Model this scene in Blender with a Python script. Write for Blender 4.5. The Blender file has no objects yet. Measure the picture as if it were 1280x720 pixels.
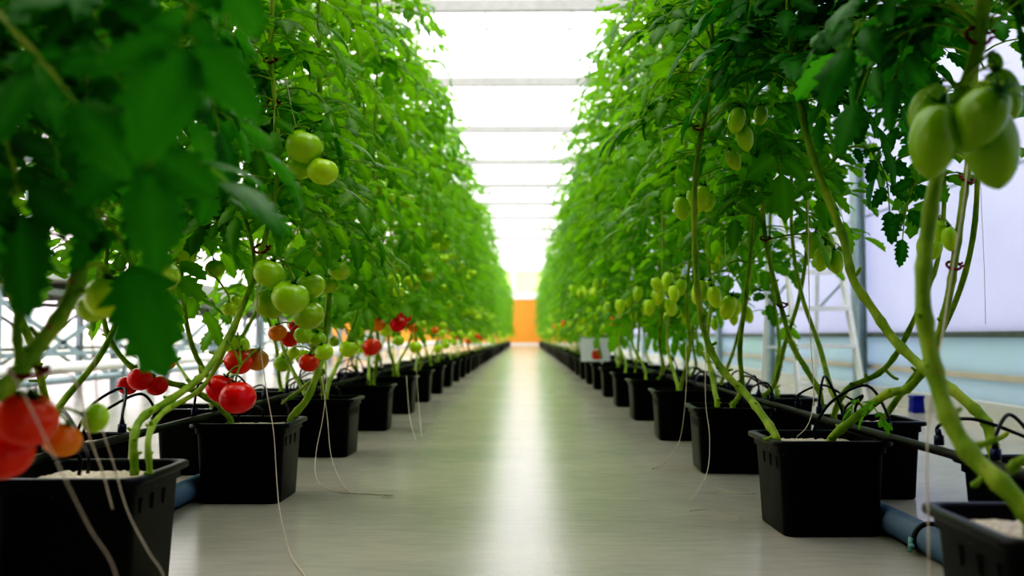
import bpy, math, random
import numpy as np
from mathutils import Vector, Matrix, Euler

PI = math.pi
sc = bpy.context.scene
COL = sc.collection
D = bpy.data

# ------------------------------------------------------------------ camera
FPX = 1200.0
CAMZ = 0.432
cam_d = D.cameras.new('camera')
cam = D.objects.new('camera', cam_d)
COL.objects.link(cam)
cam_d.sensor_width = 36.0
cam_d.lens = 36.0 * FPX / 1280.0
cam.location = (0, 0, CAMZ)
PITCH = math.atan(60 / FPX)
YAW = math.atan(17 / FPX)
cam.rotation_euler = (PI / 2 + PITCH, 0, YAW)
cam_d.clip_start = 0.02
cam_d.clip_end = 200
cam_d.dof.use_dof = True
cam_d.dof.focus_distance = 2.25
cam_d.dof.aperture_fstop = 2.8
sc.camera = cam
CR = Euler((PI / 2 + PITCH, 0, YAW)).to_matrix()


def at(px, py, d):
    """the point at depth d along the rows that the photograph shows at pixel px, py"""
    v = CR @ Vector(((px - 640) / FPX, -(py - 360) / FPX, -1.0))
    return Vector((0, 0, CAMZ)) + v * (d / v.y)


def path(pts):
    return [at(*p) for p in pts]


# ------------------------------------------------------------------ materials
def new_mat(name):
    m = D.materials.new(name)
    m.use_nodes = True
    nt = m.node_tree
    nt.nodes.clear()
    out = nt.nodes.new('ShaderNodeOutputMaterial')
    return m, nt, out


def nd(nt, typ, **kw):
    n = nt.nodes.new(typ)
    for k, v in kw.items():
        if k == 'inp':
            for kk, vv in v.items():
                n.inputs[kk].default_value = vv
        else:
            setattr(n, k, v)
    return n


def noise(nt, scale, detail=4, coord='Object', stretch=None, rough=0.6):
    tc = nd(nt, 'ShaderNodeTexCoord')
    n = nd(nt, 'ShaderNodeTexNoise', inp={'Scale': scale, 'Detail': detail, 'Roughness': rough})
    if stretch:
        mp = nd(nt, 'ShaderNodeMapping')
        mp.inputs['Scale'].default_value = stretch
        nt.links.new(tc.outputs[coord], mp.inputs['Vector'])
        nt.links.new(mp.outputs['Vector'], n.inputs['Vector'])
    else:
        nt.links.new(tc.outputs[coord], n.inputs['Vector'])
    return n


def ramp(nt, src, stops):
    r = nd(nt, 'ShaderNodeValToRGB')
    e = r.color_ramp.elements
    while len(e) < len(stops):
        e.new(0.5)
    for k, (p, c) in enumerate(stops):
        e[k].position = p
        e[k].color = (*c, 1)
    nt.links.new(src, r.inputs['Fac'])
    return r


def srgb(r, g, b):
    f = lambda c: (c / 255 / 12.92) if c / 255 <= 0.04045 else ((c / 255 + 0.055) / 1.055) ** 2.4
    return (f(r), f(g), f(b))


def simple(name, c1, c2=None, rough=0.5, scale=20, metal=0.0, spec=0.5, bump=0.0, stretch=None, detail=4):
    m, nt, out = new_mat(name)
    p = nd(nt, 'ShaderNodeBsdfPrincipled', inp={'Roughness': rough, 'Metallic': metal, 'Specular IOR Level': spec})
    n = noise(nt, scale, detail, stretch=stretch)
    r = ramp(nt, n.outputs['Fac'], [(0.3, c1), (0.7, c2 or c1)])
    nt.links.new(r.outputs['Color'], p.inputs['Base Color'])
    if bump:
        b = nd(nt, 'ShaderNodeBump', inp={'Strength': bump, 'Distance': 0.01})
        nt.links.new(n.outputs['Fac'], b.inputs['Height'])
        nt.links.new(b.outputs['Normal'], p.inputs['Normal'])
    nt.links.new(p.outputs['BSDF'], out.inputs['Surface'])
    return m


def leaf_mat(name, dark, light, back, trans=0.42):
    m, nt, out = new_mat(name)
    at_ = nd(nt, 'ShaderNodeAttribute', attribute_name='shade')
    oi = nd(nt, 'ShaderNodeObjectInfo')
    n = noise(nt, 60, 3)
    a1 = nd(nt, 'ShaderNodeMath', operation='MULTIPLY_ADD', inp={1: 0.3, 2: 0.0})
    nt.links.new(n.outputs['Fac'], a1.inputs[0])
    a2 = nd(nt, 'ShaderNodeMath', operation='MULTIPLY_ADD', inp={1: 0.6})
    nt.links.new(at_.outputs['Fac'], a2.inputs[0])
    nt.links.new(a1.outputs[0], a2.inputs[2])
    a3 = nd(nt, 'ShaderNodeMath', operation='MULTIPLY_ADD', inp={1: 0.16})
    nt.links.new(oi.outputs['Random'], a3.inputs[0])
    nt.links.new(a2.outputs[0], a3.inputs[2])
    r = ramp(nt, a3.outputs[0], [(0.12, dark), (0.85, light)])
    p = nd(nt, 'ShaderNodeBsdfPrincipled', inp={'Roughness': 0.46, 'Specular IOR Level': 0.32})
    nt.links.new(r.outputs['Color'], p.inputs['Base Color'])
    # veins: fine ridges across the blade
    n2 = noise(nt, 130, 2)
    b = nd(nt, 'ShaderNodeBump', inp={'Strength': 0.35, 'Distance': 0.004})
    nt.links.new(n2.outputs['Fac'], b.inputs['Height'])
    nt.links.new(b.outputs['Normal'], p.inputs['Normal'])
    t = nd(nt, 'ShaderNodeBsdfTranslucent')
    mx = nd(nt, 'ShaderNodeMix', data_type='RGBA', blend_type='MULTIPLY')
    mx.inputs['Factor'].default_value = 0.0
    r2 = ramp(nt, a3.outputs[0], [(0.12, tuple(c * 0.75 for c in back)), (0.85, back)])
    nt.links.new(r2.outputs['Color'], t.inputs['Color'])
    ms = nd(nt, 'ShaderNodeMixShader')
    ms.inputs[0].default_value = trans
    nt.links.new(p.outputs['BSDF'], ms.inputs[1])
    nt.links.new(t.outputs['BSDF'], ms.inputs[2])
    nt.links.new(ms.outputs['Shader'], out.inputs['Surface'])
    return m


def fruit_mat(name, top, bottom, mott=0.3):
    m, nt, out = new_mat(name)
    tc = nd(nt, 'ShaderNodeTexCoord')
    sx = nd(nt, 'ShaderNodeSeparateXYZ')
    nt.links.new(tc.outputs['Object'], sx.inputs[0])
    n = noise(nt, 1.6, 3)
    ad = nd(nt, 'ShaderNodeMath', operation='MULTIPLY_ADD', inp={1: 0.35, 2: 0.35})
    nt.links.new(sx.outputs['Z'], ad.inputs[0])
    ad2 = nd(nt, 'ShaderNodeMath', operation='MULTIPLY_ADD', inp={1: mott})
    nt.links.new(n.outputs['Fac'], ad2.inputs[0])
    nt.links.new(ad.outputs[0], ad2.inputs[2])
    r = ramp(nt, ad2.outputs[0], [(0.2, bottom), (0.95, top)])
    p = nd(nt, 'ShaderNodeBsdfPrincipled', inp={'Roughness': 0.22, 'Specular IOR Level': 0.5,
                                                 'Subsurface Weight': 0.12, 'Subsurface Scale': 0.01})
    p.inputs['Subsurface Radius'].default_value = (1, 0.6, 0.2)
    nt.links.new(r.outputs['Color'], p.inputs['Base Color'])
    nt.links.new(p.outputs['BSDF'], out.inputs['Surface'])
    return m


M = {}
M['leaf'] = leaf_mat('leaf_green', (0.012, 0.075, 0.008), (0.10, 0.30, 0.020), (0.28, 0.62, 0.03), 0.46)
M['leaf_shaded'] = leaf_mat('leaf_green_shaded', (0.008, 0.060, 0.010), (0.045, 0.20, 0.022), (0.11, 0.42, 0.03), 0.42)  # darker copy of the leaf green, canopy shade put into the colour
def stem_mat():
    m, nt, out = new_mat('stem_green')
    n = noise(nt, 22, 5, stretch=(1, 1, 0.5))
    r = ramp(nt, n.outputs['Fac'], [(0.28, (0.10, 0.20, 0.012)), (0.5, (0.21, 0.33, 0.028)), (0.68, (0.36, 0.46, 0.06)), (0.80, (0.34, 0.27, 0.07))])
    p = nd(nt, 'ShaderNodeBsdfPrincipled', inp={'Roughness': 0.5, 'Specular IOR Level': 0.35})
    nt.links.new(r.outputs['Color'], p.inputs['Base Color'])
    n2 = noise(nt, 180, 3)
    b = nd(nt, 'ShaderNodeBump', inp={'Strength': 0.35, 'Distance': 0.002})
    nt.links.new(n2.outputs['Fac'], b.inputs['Height'])
    nt.links.new(b.outputs['Normal'], p.inputs['Normal'])
    nt.links.new(p.outputs['BSDF'], out.inputs['Surface'])
    return m


M['stem'] = stem_mat()
M['stem_old'] = simple('stem_scar', (0.25, 0.14, 0.05), (0.35, 0.25, 0.1), 0.7, 60)
M['calyx'] = simple('calyx_green', (0.02, 0.09, 0.012), (0.05, 0.16, 0.02), 0.6, 40)
M['green'] = fruit_mat('tomato_green', (0.24, 0.48, 0.016), (0.44, 0.68, 0.035))
M['green2'] = fruit_mat('tomato_green_deep', (0.20, 0.38, 0.010), (0.36, 0.55, 0.020))
M['lime'] = fruit_mat('tomato_lime', (0.38, 0.64, 0.018), (0.56, 0.78, 0.04))
M['deep'] = fruit_mat('tomato_olive_green', (0.13, 0.27, 0.008), (0.22, 0.40, 0.012))
M['orange'] = fruit_mat('tomato_orange', (0.75, 0.16, 0.02), (0.85, 0.30, 0.03))
M['amber'] = fruit_mat('tomato_amber', (0.45, 0.18, 0.02), (0.70, 0.32, 0.04), 0.5)
M['red'] = fruit_mat('tomato_red', (0.72, 0.030, 0.014), (0.80, 0.012, 0.022))
M['redor'] = fruit_mat('tomato_scarlet', (0.78, 0.10, 0.02), (0.80, 0.04, 0.02))
M['pot'] = simple('black_plastic', (0.003, 0.004, 0.005), (0.004, 0.005, 0.006), 0.45, 80, spec=0.32)
M['rim'] = simple('black_plastic_rim', (0.004, 0.005, 0.006), (0.006, 0.007, 0.008), 0.36, 80, spec=0.4)
M['slot'] = simple('slot_shadow', (0.001, 0.001, 0.001), None, 0.9)
M['substrate'] = simple('pale_granules', (0.62, 0.48, 0.33), (1.0, 0.92, 0.76), 0.95, 160, bump=0.5, detail=6)
M['clip'] = simple('clip_dark_red', (0.14, 0.006, 0.010), (0.20, 0.010, 0.016), 0.35, 40)
M['twine'] = simple('twine_cream', (0.55, 0.46, 0.33), (0.75, 0.66, 0.50), 0.8, 300)
M['hose'] = simple('hose_black', (0.012, 0.011, 0.009), (0.030, 0.027, 0.022), 0.45, 25)
M['tube'] = simple('tube_black', (0.006, 0.007, 0.009), (0.012, 0.013, 0.018), 0.35, 60)
M['dripper'] = simple('dripper_navy', (0.006, 0.010, 0.040), (0.010, 0.016, 0.06), 0.4, 60)
M['pipe'] = simple('pvc_grey_blue', (0.12, 0.19, 0.25), (0.15, 0.225, 0.29), 0.35, 12)
M['clamp_green'] = simple('clamp_screw_green', (0.10, 0.32, 0.27), (0.3, 0.55, 0.5), 0.4, 200)
M['ladder'] = simple('white_ladder_paint', (0.80, 0.80, 0.78), (0.9, 0.9, 0.88), 0.4, 15)
M['steel'] = simple('galvanised_steel', (0.28, 0.36, 0.42), (0.38, 0.46, 0.52), 0.45, 30, metal=0.35)
M['col_steel'] = simple('column_steel', (0.33, 0.43, 0.45), (0.42, 0.52, 0.54), 0.5, 14, metal=0.2)
M['rail_dark'] = simple('rail_dark', (0.10, 0.12, 0.11), (0.16, 0.18, 0.16), 0.5, 20)
M['beam'] = simple('beam_grey', (0.30, 0.30, 0.28), (0.37, 0.37, 0.34), 0.6, 10)
M['whitepipe'] = simple('white_pipe', (0.78, 0.78, 0.80), (0.88, 0.88, 0.9), 0.35, 8)
M['bench'] = simple('bench_aluminium', (0.30, 0.31, 0.31), (0.5, 0.5, 0.48), 0.5, 8, metal=0.3)
M['blue'] = simple('blue_plastic', (0.006, 0.012, 0.22), (0.010, 0.020, 0.32), 0.4, 30)
M['card'] = simple('white_card', (0.82, 0.84, 0.88), (0.88, 0.89, 0.92), 0.4, 30)
M['cardred'] = simple('printed_tomato_red', (0.70, 0.05, 0.03), (0.8, 0.10, 0.06), 0.5, 20)
M['cardgreen'] = simple('printed_leaf_green', (0.10, 0.25, 0.06), None, 0.5)
M['orange_wall'] = simple('orange_panel', srgb(212, 142, 44), srgb(222, 152, 54), 0.6, 1.2)
M['white_trim'] = simple('white_trim', (0.85, 0.85, 0.84), (0.9, 0.9, 0.9), 0.5, 3)
M['kerb'] = simple('pale_kerb', (0.62, 0.62, 0.58), (0.70, 0.70, 0.66), 0.7, 6)
M['dark_wall'] = simple('back_wall_panel', (0.05, 0.06, 0.05), (0.07, 0.08, 0.07), 0.8, 2)


def panel_mat(name, col, trans, rough=0.35, stains=None):
    m, nt, out = new_mat(name)
    n = noise(nt, 0.8, 4)
    c2 = tuple(c * 0.93 for c in col)
    r = ramp(nt, n.outputs['Fac'], [(0.35, stains or c2), (0.6, col)])
    p = nd(nt, 'ShaderNodeBsdfPrincipled', inp={'Roughness': rough, 'Specular IOR Level': 0.4})
    t = nd(nt, 'ShaderNodeBsdfTranslucent')
    nt.links.new(r.outputs['Color'], p.inputs['Base Color'])
    nt.links.new(r.outputs['Color'], t.inputs['Color'])
    ms = nd(nt, 'ShaderNodeMixShader')
    ms.inputs[0].default_value = trans
    nt.links.new(p.outputs['BSDF'], ms.inputs[1])
    nt.links.new(t.outputs['BSDF'], ms.inputs[2])
    nt.links.new(ms.outputs['Shader'], out.inputs['Surface'])
    return m


M['poly'] = panel_mat('polycarbonate_lavender', (0.60, 0.61, 0.74), 0.5)
M['poly_low'] = panel_mat('polycarbonate_blue_green', (0.52, 0.60, 0.70), 0.45, stains=(0.48, 0.60, 0.60))
M['poly_left'] = panel_mat('polycarbonate_white', (0.93, 0.88, 0.92), 0.72)
M['beige'] = simple('beige_strip', (0.62, 0.54, 0.44), (0.7, 0.62, 0.5), 0.6, 5)
M['window_far'] = panel_mat('far_window_glazing', (0.80, 0.92, 0.55), 0.7)


def glass_mat():
    m, nt, out = new_mat('roof_glass')
    tr = nd(nt, 'ShaderNodeBsdfTransparent')
    n = noise(nt, 0.5, 3)
    r = ramp(nt, n.outputs['Fac'], [(0.3, (0.90, 0.92, 0.92)), (0.7, (0.96, 0.97, 0.97))])
    nt.links.new(r.outputs['Color'], tr.inputs['Color'])
    g = nd(nt, 'ShaderNodeBsdfGlossy', inp={'Roughness': 0.05})
    ms = nd(nt, 'ShaderNodeMixShader')
    ms.inputs[0].default_value = 0.05
    nt.links.new(tr.outputs['BSDF'], ms.inputs[1])
    nt.links.new(g.outputs['BSDF'], ms.inputs[2])
    nt.links.new(ms.outputs['Shader'], out.inputs['Surface'])
    return m


M['glass'] = glass_mat()


def floor_mat():
    m, nt, out = new_mat('polished_concrete')
    n1 = noise(nt, 1.1, 6, stretch=(1, 2.2, 1))
    n2 = noise(nt, 9, 7, stretch=(1, 5.0, 1), rough=0.7)
    n3 = noise(nt, 160, 3)
    mul = nd(nt, 'ShaderNodeMath', operation='MULTIPLY_ADD', inp={1: 0.45})
    nt.links.new(n2.outputs['Fac'], mul.inputs[0])
    m2 = nd(nt, 'ShaderNodeMath', operation='MULTIPLY', inp={1: 0.55})
    nt.links.new(n1.outputs['Fac'], m2.inputs[0])
    nt.links.new(m2.outputs[0], mul.inputs[2])
    r = ramp(nt, mul.outputs[0], [(0.30, (0.32, 0.31, 0.265)), (0.5, (0.41, 0.38, 0.315)), (0.70, (0.49, 0.44, 0.355))])
    p = nd(nt, 'ShaderNodeBsdfPrincipled', inp={'Specular IOR Level': 0.10})
    nt.links.new(r.outputs['Color'], p.inputs['Base Color'])
    r2 = ramp(nt, n2.outputs['Fac'], [(0.3, (0.11,) * 3), (0.75, (0.24,) * 3)])
    nt.links.new(r2.outputs['Color'], p.inputs['Roughness'])
    b = nd(nt, 'ShaderNodeBump', inp={'Strength': 0.12, 'Distance': 0.003})
    nt.links.new(n3.outputs['Fac'], b.inputs['Height'])
    nt.links.new(b.outputs['Normal'], p.inputs['Normal'])
    nt.links.new(p.outputs['BSDF'], out.inputs['Surface'])
    return m


M['floor'] = floor_mat()


# ------------------------------------------------------------------ mesh helpers
class MB:
    """collects vertices and faces"""

    def __init__(self):
        self.v = []
        self.f = []
        self.mi = []
        self.sh = []

    def add(self, vs, fs, mi=0, shade=0.5):
        b = len(self.v)
        self.v.extend([tuple(p) for p in vs])
        self.f.extend([tuple(b + i for i in f) for f in fs])
        self.mi.extend([mi] * len(fs))
        self.sh.extend([shade] * len(vs))
        return self

    def tube(self, pts, rad, seg=8, mi=0, cap=True, shade=0.5):
        pts = [Vector(p) for p in pts]
        n = len(pts)
        if not hasattr(rad, '__len__'):
            rad = [rad] * n
        vs, fs = [], []
        t0 = (pts[1] - pts[0]).normalized()
        up = Vector((0, 0, 1)) if abs(t0.z) < 0.9 else Vector((1, 0, 0))
        u = t0.cross(up).normalized()
        for i in range(n):
            t = (pts[min(i + 1, n - 1)] - pts[max(i - 1, 0)])
            t = t.normalized() if t.length > 1e-9 else t0
            u = (u - t * u.dot(t))
            u = u.normalized() if u.length > 1e-6 else t.orthogonal().normalized()
            w = t.cross(u)
            for k in range(seg):
                a = 2 * PI * k / seg
                vs.append(pts[i] + (u * math.cos(a) + w * math.sin(a)) * rad[i])
        for i in range(n - 1):
            for k in range(seg):
                k2 = (k + 1) % seg
                fs.append((i * seg + k, i * seg + k2, (i + 1) * seg + k2, (i + 1) * seg + k))
        if cap:
            fs.append(tuple(reversed(range(seg))))
            fs.append(tuple((n - 1) * seg + k for k in range(seg)))
        return self.add(vs, fs, mi, shade)

    def box(self, lo, hi, mi=0):
        x0, y0, z0 = lo
        x1, y1, z1 = hi
        vs = [(x0, y0, z0), (x1, y0, z0), (x1, y1, z0), (x0, y1, z0), (x0, y0, z1), (x1, y0, z1), (x1, y1, z1), (x0, y1, z1)]
        fs = [(0, 3, 2, 1), (4, 5, 6, 7), (0, 1, 5, 4), (1, 2, 6, 5), (2, 3, 7, 6), (3, 0, 4, 7)]
        return self.add(vs, fs, mi)

    def bar(self, a, b, w, h, mi=0):
        a, b = Vector(a), Vector(b)
        t = (b - a).normalized()
        up = Vector((0, 0, 1)) if abs(t.z) < 0.95 else Vector((0, 1, 0))
        u = t.cross(up).normalized()
        w2 = u.cross(t)
        vs = []
        for p in (a, b):
            for s, q in ((-1, -1), (1, -1), (1, 1), (-1, 1)):
                vs.append(p + u * s * w / 2 + w2 * q * h / 2)
        fs = [(3, 2, 1, 0), (4, 5, 6, 7)] + [(i, (i + 1) % 4, 4 + (i + 1) % 4, 4 + i) for i in range(4)]
        return self.add(vs, fs, mi)

    def mesh(self, name, mats, smooth=True):
        me = D.meshes.new(name)
        me.from_pydata(self.v, [], self.f)
        for m in (mats if isinstance(mats, (list, tuple)) else [mats]):
            me.materials.append(m)
        me.polygons.foreach_set('material_index', self.mi)
        if smooth:
            me.polygons.foreach_set('use_smooth', [True] * len(self.f))
        at_ = me.attributes.new('shade', 'FLOAT', 'POINT')
        at_.data.foreach_set('value', self.sh)
        me.update()
        return me


def link(name, me, parent=None, inv=None):
    o = D.objects.new(name, me)
    COL.objects.link(o)
    if parent is not None:
        o.parent = parent
        if inv is not None:
            o.matrix_parent_inverse = inv
    return o


def tag(o, label, cat, group=None, kind=None):
    o['label'] = label
    o['category'] = cat
    if group:
        o['group'] = group
    if kind:
        o['kind'] = kind
    return o


def thing(name, label, cat, loc=(0, 0, 0), rz=0, group=None):
    o = D.objects.new(name, None)
    o.empty_display_size = 0.05
    COL.objects.link(o)
    o.location = loc
    o.rotation_euler = (0, 0, rz)
    return tag(o, label, cat, group)


def inv_of(root):
    return (Matrix.Translation(root.location) @ root.rotation_euler.to_matrix().to_4x4()).inverted()


def struct(name, mb, mat, smooth=False):
    o = link(name, mb.mesh(name, mat, smooth))
    o['kind'] = 'structure'
    return o


def spline(pts, per=8):
    """Catmull-Rom through points"""
    P = [Vector(p) for p in pts]
    P = [P[0] * 2 - P[1]] + P + [P[-1] * 2 - P[-2]]
    out = []
    for i in range(1, len(P) - 2):
        a, b, c, d = P[i - 1], P[i], P[i + 1], P[i + 2]
        for k in range(per):
            t = k / per
            out.append(0.5 * ((2 * b) + (c - a) * t + (2 * a - 5 * b + 4 * c - d) * t * t + (3 * b - a - 3 * c + d) * t ** 3))
    out.append(P[-2])
    return out


def lerp(a, b, t):
    return a + (b - a) * t


# ------------------------------------------------------------------ the building
LX, RX, Y0, Y1, HZ = -9.2, 2.35, -5.0, 44.0, 5.3
struct('floor', MB().box((LX - .2, Y0 - .2, -0.1), (RX + .2, Y1 + .2, 0)), M['floor'])

w = MB()
yy = Y0
struct('wall_right', MB().box((RX, Y0, 0.44), (RX + 0.03, Y1, HZ)), M['poly'])
struct('wall_right_lower', MB().box((RX, Y0, 0.10), (RX + 0.03, Y1, 0.21)).box((RX, Y0, 0.24), (RX + 0.03, Y1, 0.425)), M['poly_low'])
struct('trim_1', MB().box((RX - 0.05, Y0, 0.0), (RX + 0.03, Y1, 0.10)), M['kerb'])
struct('trim_2', MB().box((RX - 0.02, Y0, 0.21), (RX + 0.03, Y1, 0.24)), M['beige'])
struct('trim_3', MB().box((RX - 0.035, Y0, 0.425), (RX + 0.03, Y1, 0.455)), M['rail_dark'])
b = MB()
for z in (1.25, 2.05, 2.85, 3.65, 4.45):
    b.box((RX - 0.006, Y0, z), (RX, Y1, z + 0.012))
struct('trim_4', b, M['poly_low'])
for k in range(20):
    y = 6.6 - 2.4 * 3 + 2.4 * k
    if y < Y1 - 0.3:
        c = MB()
        c.box((RX - 0.10, y - 0.06, 0.0), (RX - 0.085, y + 0.06, HZ))
        c.box((RX - 0.085, y - 0.012, 0.0), (RX - 0.04, y + 0.012, HZ))
        c.box((RX - 0.04, y - 0.06, 0.10), (RX - 0.036, y + 0.06, HZ))
        struct('trim_%d' % (10 + k), c, M['col_steel'])

struct('wall_left', MB().box((LX - 0.03, Y0, 0.5), (LX, Y1, HZ)), M['poly_left'])
struct('baseboard_left', MB().box((LX - 0.03, Y0, 0.0), (LX + 0.03, Y1, 0.5)), M['kerb'])
for k in range(12):
    y = 1.5 + 4 * k
    if y < Y1:
        struct('trim_%d' % (40 + k), MB().box((LX, y - 0.06, 0), (LX + 0.1, y + 0.06, HZ)), M['col_steel'])

struct('wall_back', MB().box((LX, Y1, 0.12), (RX, Y1 + 0.1, 2.12)), M['orange_wall'])
struct('baseboard_back', MB().box((LX, Y1 - 0.03, 0), (RX, Y1 + 0.1, 0.12)), M['kerb'])
struct('trim_60', MB().box((LX, Y1 - 0.04, 2.12), (RX, Y1 + 0.1, 2.42)), M['white_trim'])
b = MB()
for k in range(9):
    x = LX + 0.05 + k * (RX - LX - 0.1) / 8
    b.box((x - 0.06, Y1 - 0.04, 2.42), (x + 0.06, Y1 + 0.08, HZ))
for z in (3.4, 4.4):
    b.box((LX, Y1 - 0.03, z), (RX, Y1 + 0.08, z + 0.12))
struct('window_1', b, M['white_trim'])
struct('window_2', MB().box((LX, Y1 + 0.03, 2.42), (RX, Y1 + 0.05, 3.4)), M['window_far'])
struct('window_3', MB().box((LX, Y1 + 0.03, 3.4), (RX, Y1 + 0.05, HZ)), M['poly_left'])
struct('wall_front', MB().box((LX, Y0 - 0.1, 0), (RX, Y0, HZ)), M['dark_wall'])

# glazed roof: glass, cross beams, tie rods
struct('ceiling', MB().add([(LX, Y0, HZ), (RX, Y0, HZ), (RX, Y1, HZ), (LX, Y1, HZ)], [(0, 1, 2, 3)]), M['glass'])
for k in range(12):
    y = 1.1 + 3.9 * k
    if y > Y1:
        break
    struct('ceiling_beam_%d' % k, MB().box((LX, y - 0.05, 4.82), (RX, y + 0.05, 4.98)), M['beam'])
    c = MB().tube([(LX, y + 0.3, 4.68), (RX, y + 0.3, 4.68)], 0.02, 6)
    struct('ceiling_tie_%d' % k, c, M['beam'])
struct('added_light_blocker', MB().box((LX, Y0, 4.5), (RX, 0.3, 4.52)), M['dark_wall'])  # unseen opaque panel, added overhead to keep light off the front
c = MB()
for j in range(9):
    x = LX + 0.8 + j * 1.3
    c.box((x - 0.015, Y0, HZ - 0.05), (x + 0.015, Y1, HZ - 0.005))
struct('ceiling_bars', c, M['white_trim'])

# ------------------------------------------------------------------ leaves
def leaflet(mb, base, fwd, nrm, L, W, rng, shade, lobes=4, mi=0, curl=0.5, depth=0.6):
    """a lobed leaflet: five columns of points, puckered either side of the midrib"""
    fwd = fwd.normalized()
    side = fwd.cross(nrm)
    if side.length < 1e-4:
        side = fwd.orthogonal()
    side.normalize()
    n = side.cross(fwd).normalized()
    ns = 2 * lobes + 2
    fold = rng.uniform(0.05, 0.35)
    tw = rng.uniform(-0.35, 0.35)
    bend = curl * rng.uniform(0.4, 1.3)
    vs, fs = [], []
    y, z, ang = 0.0, 0.0, 0.25
    sl = L / (ns - 1)
    for i in range(ns):
        u = i / (ns - 1)
        wid = W * (math.sin(PI * min(1, u * 0.94 + 0.05) ** 0.72) ** 0.75) if u < 0.999 else 0.0
        if 0 < i < ns - 1:
            if i % 2:
                k, sh = rng.uniform(0.98, 1.16), rng.uniform(0.03, 0.06)
            else:
                k, sh = 1.0 - depth * (0.70 - 0.40 * u) * rng.uniform(0.55, 1.1), -0.01
        else:
            k, sh = 1.0, 0.0
        if i == 0:
            wid = W * 0.08
        for c_ in (-1, -0.5, 0, 0.5, 1):
            jit = rng.uniform(0.88, 1.12) if abs(c_) == 1 else 1
            xx = c_ * wid * (k * jit if abs(c_) == 1 else 1.0 * (0.9 if c_ else 1))
            zz = z + abs(xx) * fold - (0.30 * wid * c_ * c_) * (0.5 + bend) + (0.06 * W if abs(c_) == 0.5 else 0) + tw * xx * u
            yo = y + (sh * L * math.cos(ang) if abs(c_) == 1 else 0) - abs(c_) * 0.02 * L
            vs.append(base + fwd * yo + side * xx + n * zz)
        y += sl * math.cos(ang)
        z += sl * math.sin(ang)
        ang -= bend * 1.5 / ns + (0.02 if i > 2 else 0)
    for i in range(ns - 1):
        for k in range(4):
            a = i * 5 + k
            fs.append((a, a + 1, a + 6, a + 5))
    b0 = len(mb.sh)
    mb.add(vs, fs, mi, shade)
    for i in range(ns):
        mb.sh[b0 + i * 5 + 2] = min(1.3, shade + 0.55)


def leaf_along(mb, pts, rng, size, up=Vector((0, 0, 1)), shade=0.5, rr=0.0022, lobes=4, pairs=(0.34, 0.56, 0.77), small=True, curl=0.55):
    """a compound tomato leaf on the rachis through pts"""
    n = len(pts)
    mb.tube(pts, [lerp(rr, rr * 0.45, i / (n - 1)) for i in range(n)], 5, 1, cap=False, shade=shade)

    def pt(s):
        f = s * (n - 1)
        i = min(int(f), n - 2)
        return pts[i].lerp(pts[i + 1], f - i), (pts[i + 1] - pts[i]).normalized()
    for q, s in enumerate(pairs):
        for sd in (-1, 1):
            p, t = pt(s + rng.uniform(-0.03, 0.03))
            sv = t.cross(up)
            sv = sv.normalized() if sv.length > 1e-3 else t.orthogonal().normalized()
            nn = sv.cross(t).normalized()
            d = (sv * sd * rng.uniform(0.75, 1.0) + t * rng.uniform(0.35, 0.75) + Vector((0, 0, -1)) * rng.uniform(0.05, 0.35)).normalized()
            L = size * (0.62, 0.82, 0.86)[min(q, 2)] * rng.uniform(0.8, 1.15)
            q0 = p + d * (0.16 * L)
            mb.tube([p, q0], rr * 0.45, 4, 1, cap=False, shade=shade)
            leaflet(mb, q0, d, nn + Vector((rng.uniform(-.3, .3), rng.uniform(-.3, .3), 0)), L, L * rng.uniform(0.26, 0.33), rng,
                    min(1, max(0, shade + rng.uniform(-0.15, 0.15))), lobes, curl=curl)
    if small:
        for s in (0.45, 0.66):
            for sd in (-1, 1):
                if rng.random() < 0.25:
                    continue
                p, t = pt(s + rng.uniform(-0.03, 0.03))
                sv = t.cross(up)
                sv = sv.normalized() if sv.length > 1e-3 else t.orthogonal().normalized()
                d = (sv * sd + t * 0.4 + Vector((0, 0, -0.2))).normalized()
                leaflet(mb, p, d, sv.cross(t), size * 0.3, size * 0.11, rng, shade, 2, curl=curl)
    p, t = pt(1.0)
    sv = t.cross(up)
    sv = sv.normalized() if sv.length > 1e-3 else t.orthogonal().normalized()
    leaflet(mb, p, t, sv.cross(t), size * rng.uniform(0.98, 1.2), size * 0.31, rng, shade, lobes + 1, curl=curl)


def rachis(base, az, el, length, droop, n=9):
    d = Vector((math.cos(az) * math.cos(el), math.sin(az) * math.cos(el), math.sin(el)))
    h = Vector((math.cos(az), math.sin(az), 0))
    pts = [Vector(base)]
    e = el
    for i in range(n - 1):
        dd = h * math.cos(e) + Vector((0, 0, 1)) * math.sin(e)
        pts.append(pts[-1] + dd * length / (n - 1))
        e -= droop / (n - 1)
        e = max(e, -1.35)
    return pts


CLEAR = [(40, 300, 130, 410, 1.2), (100, 335, 228, 410, 1.5), (140, 100, 182, 140, 1.4), (308, 312, 418, 418, 2.3), (348, 150, 432, 240, 2.05), (-50, 400, 335, 720, 3.0), (180, 360, 330, 520, 2.6), (1128, 80, 1290, 245, 1.5), (1090, 240, 1290, 720, 3.0),
         (1232, 60, 1400, 340, 3.0), (998, 280, 1068, 350, 3.2), (902, 130, 968, 215, 2.46), (860, 250, 1140, 600, 2.6), (330, 395, 460, 520, 3.2)]
CRT = CR.transposed()


def in_sight(p):
    """true where a leaf would hide fruit and stems that the photograph shows"""
    v = CRT @ (Vector(p) - Vector((0, 0, CAMZ)))
    if v.z > -0.05:
        return False
    px, py = 640 + FPX * v.x / -v.z, 360 - FPX * v.y / -v.z
    return any(a <= px <= c and b <= py <= d and -v.z < lim for a, b, c, d, lim in CLEAR)


OPEN = [(-100, 330, 330, 640), (930, 230, 1400, 640)]


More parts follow.
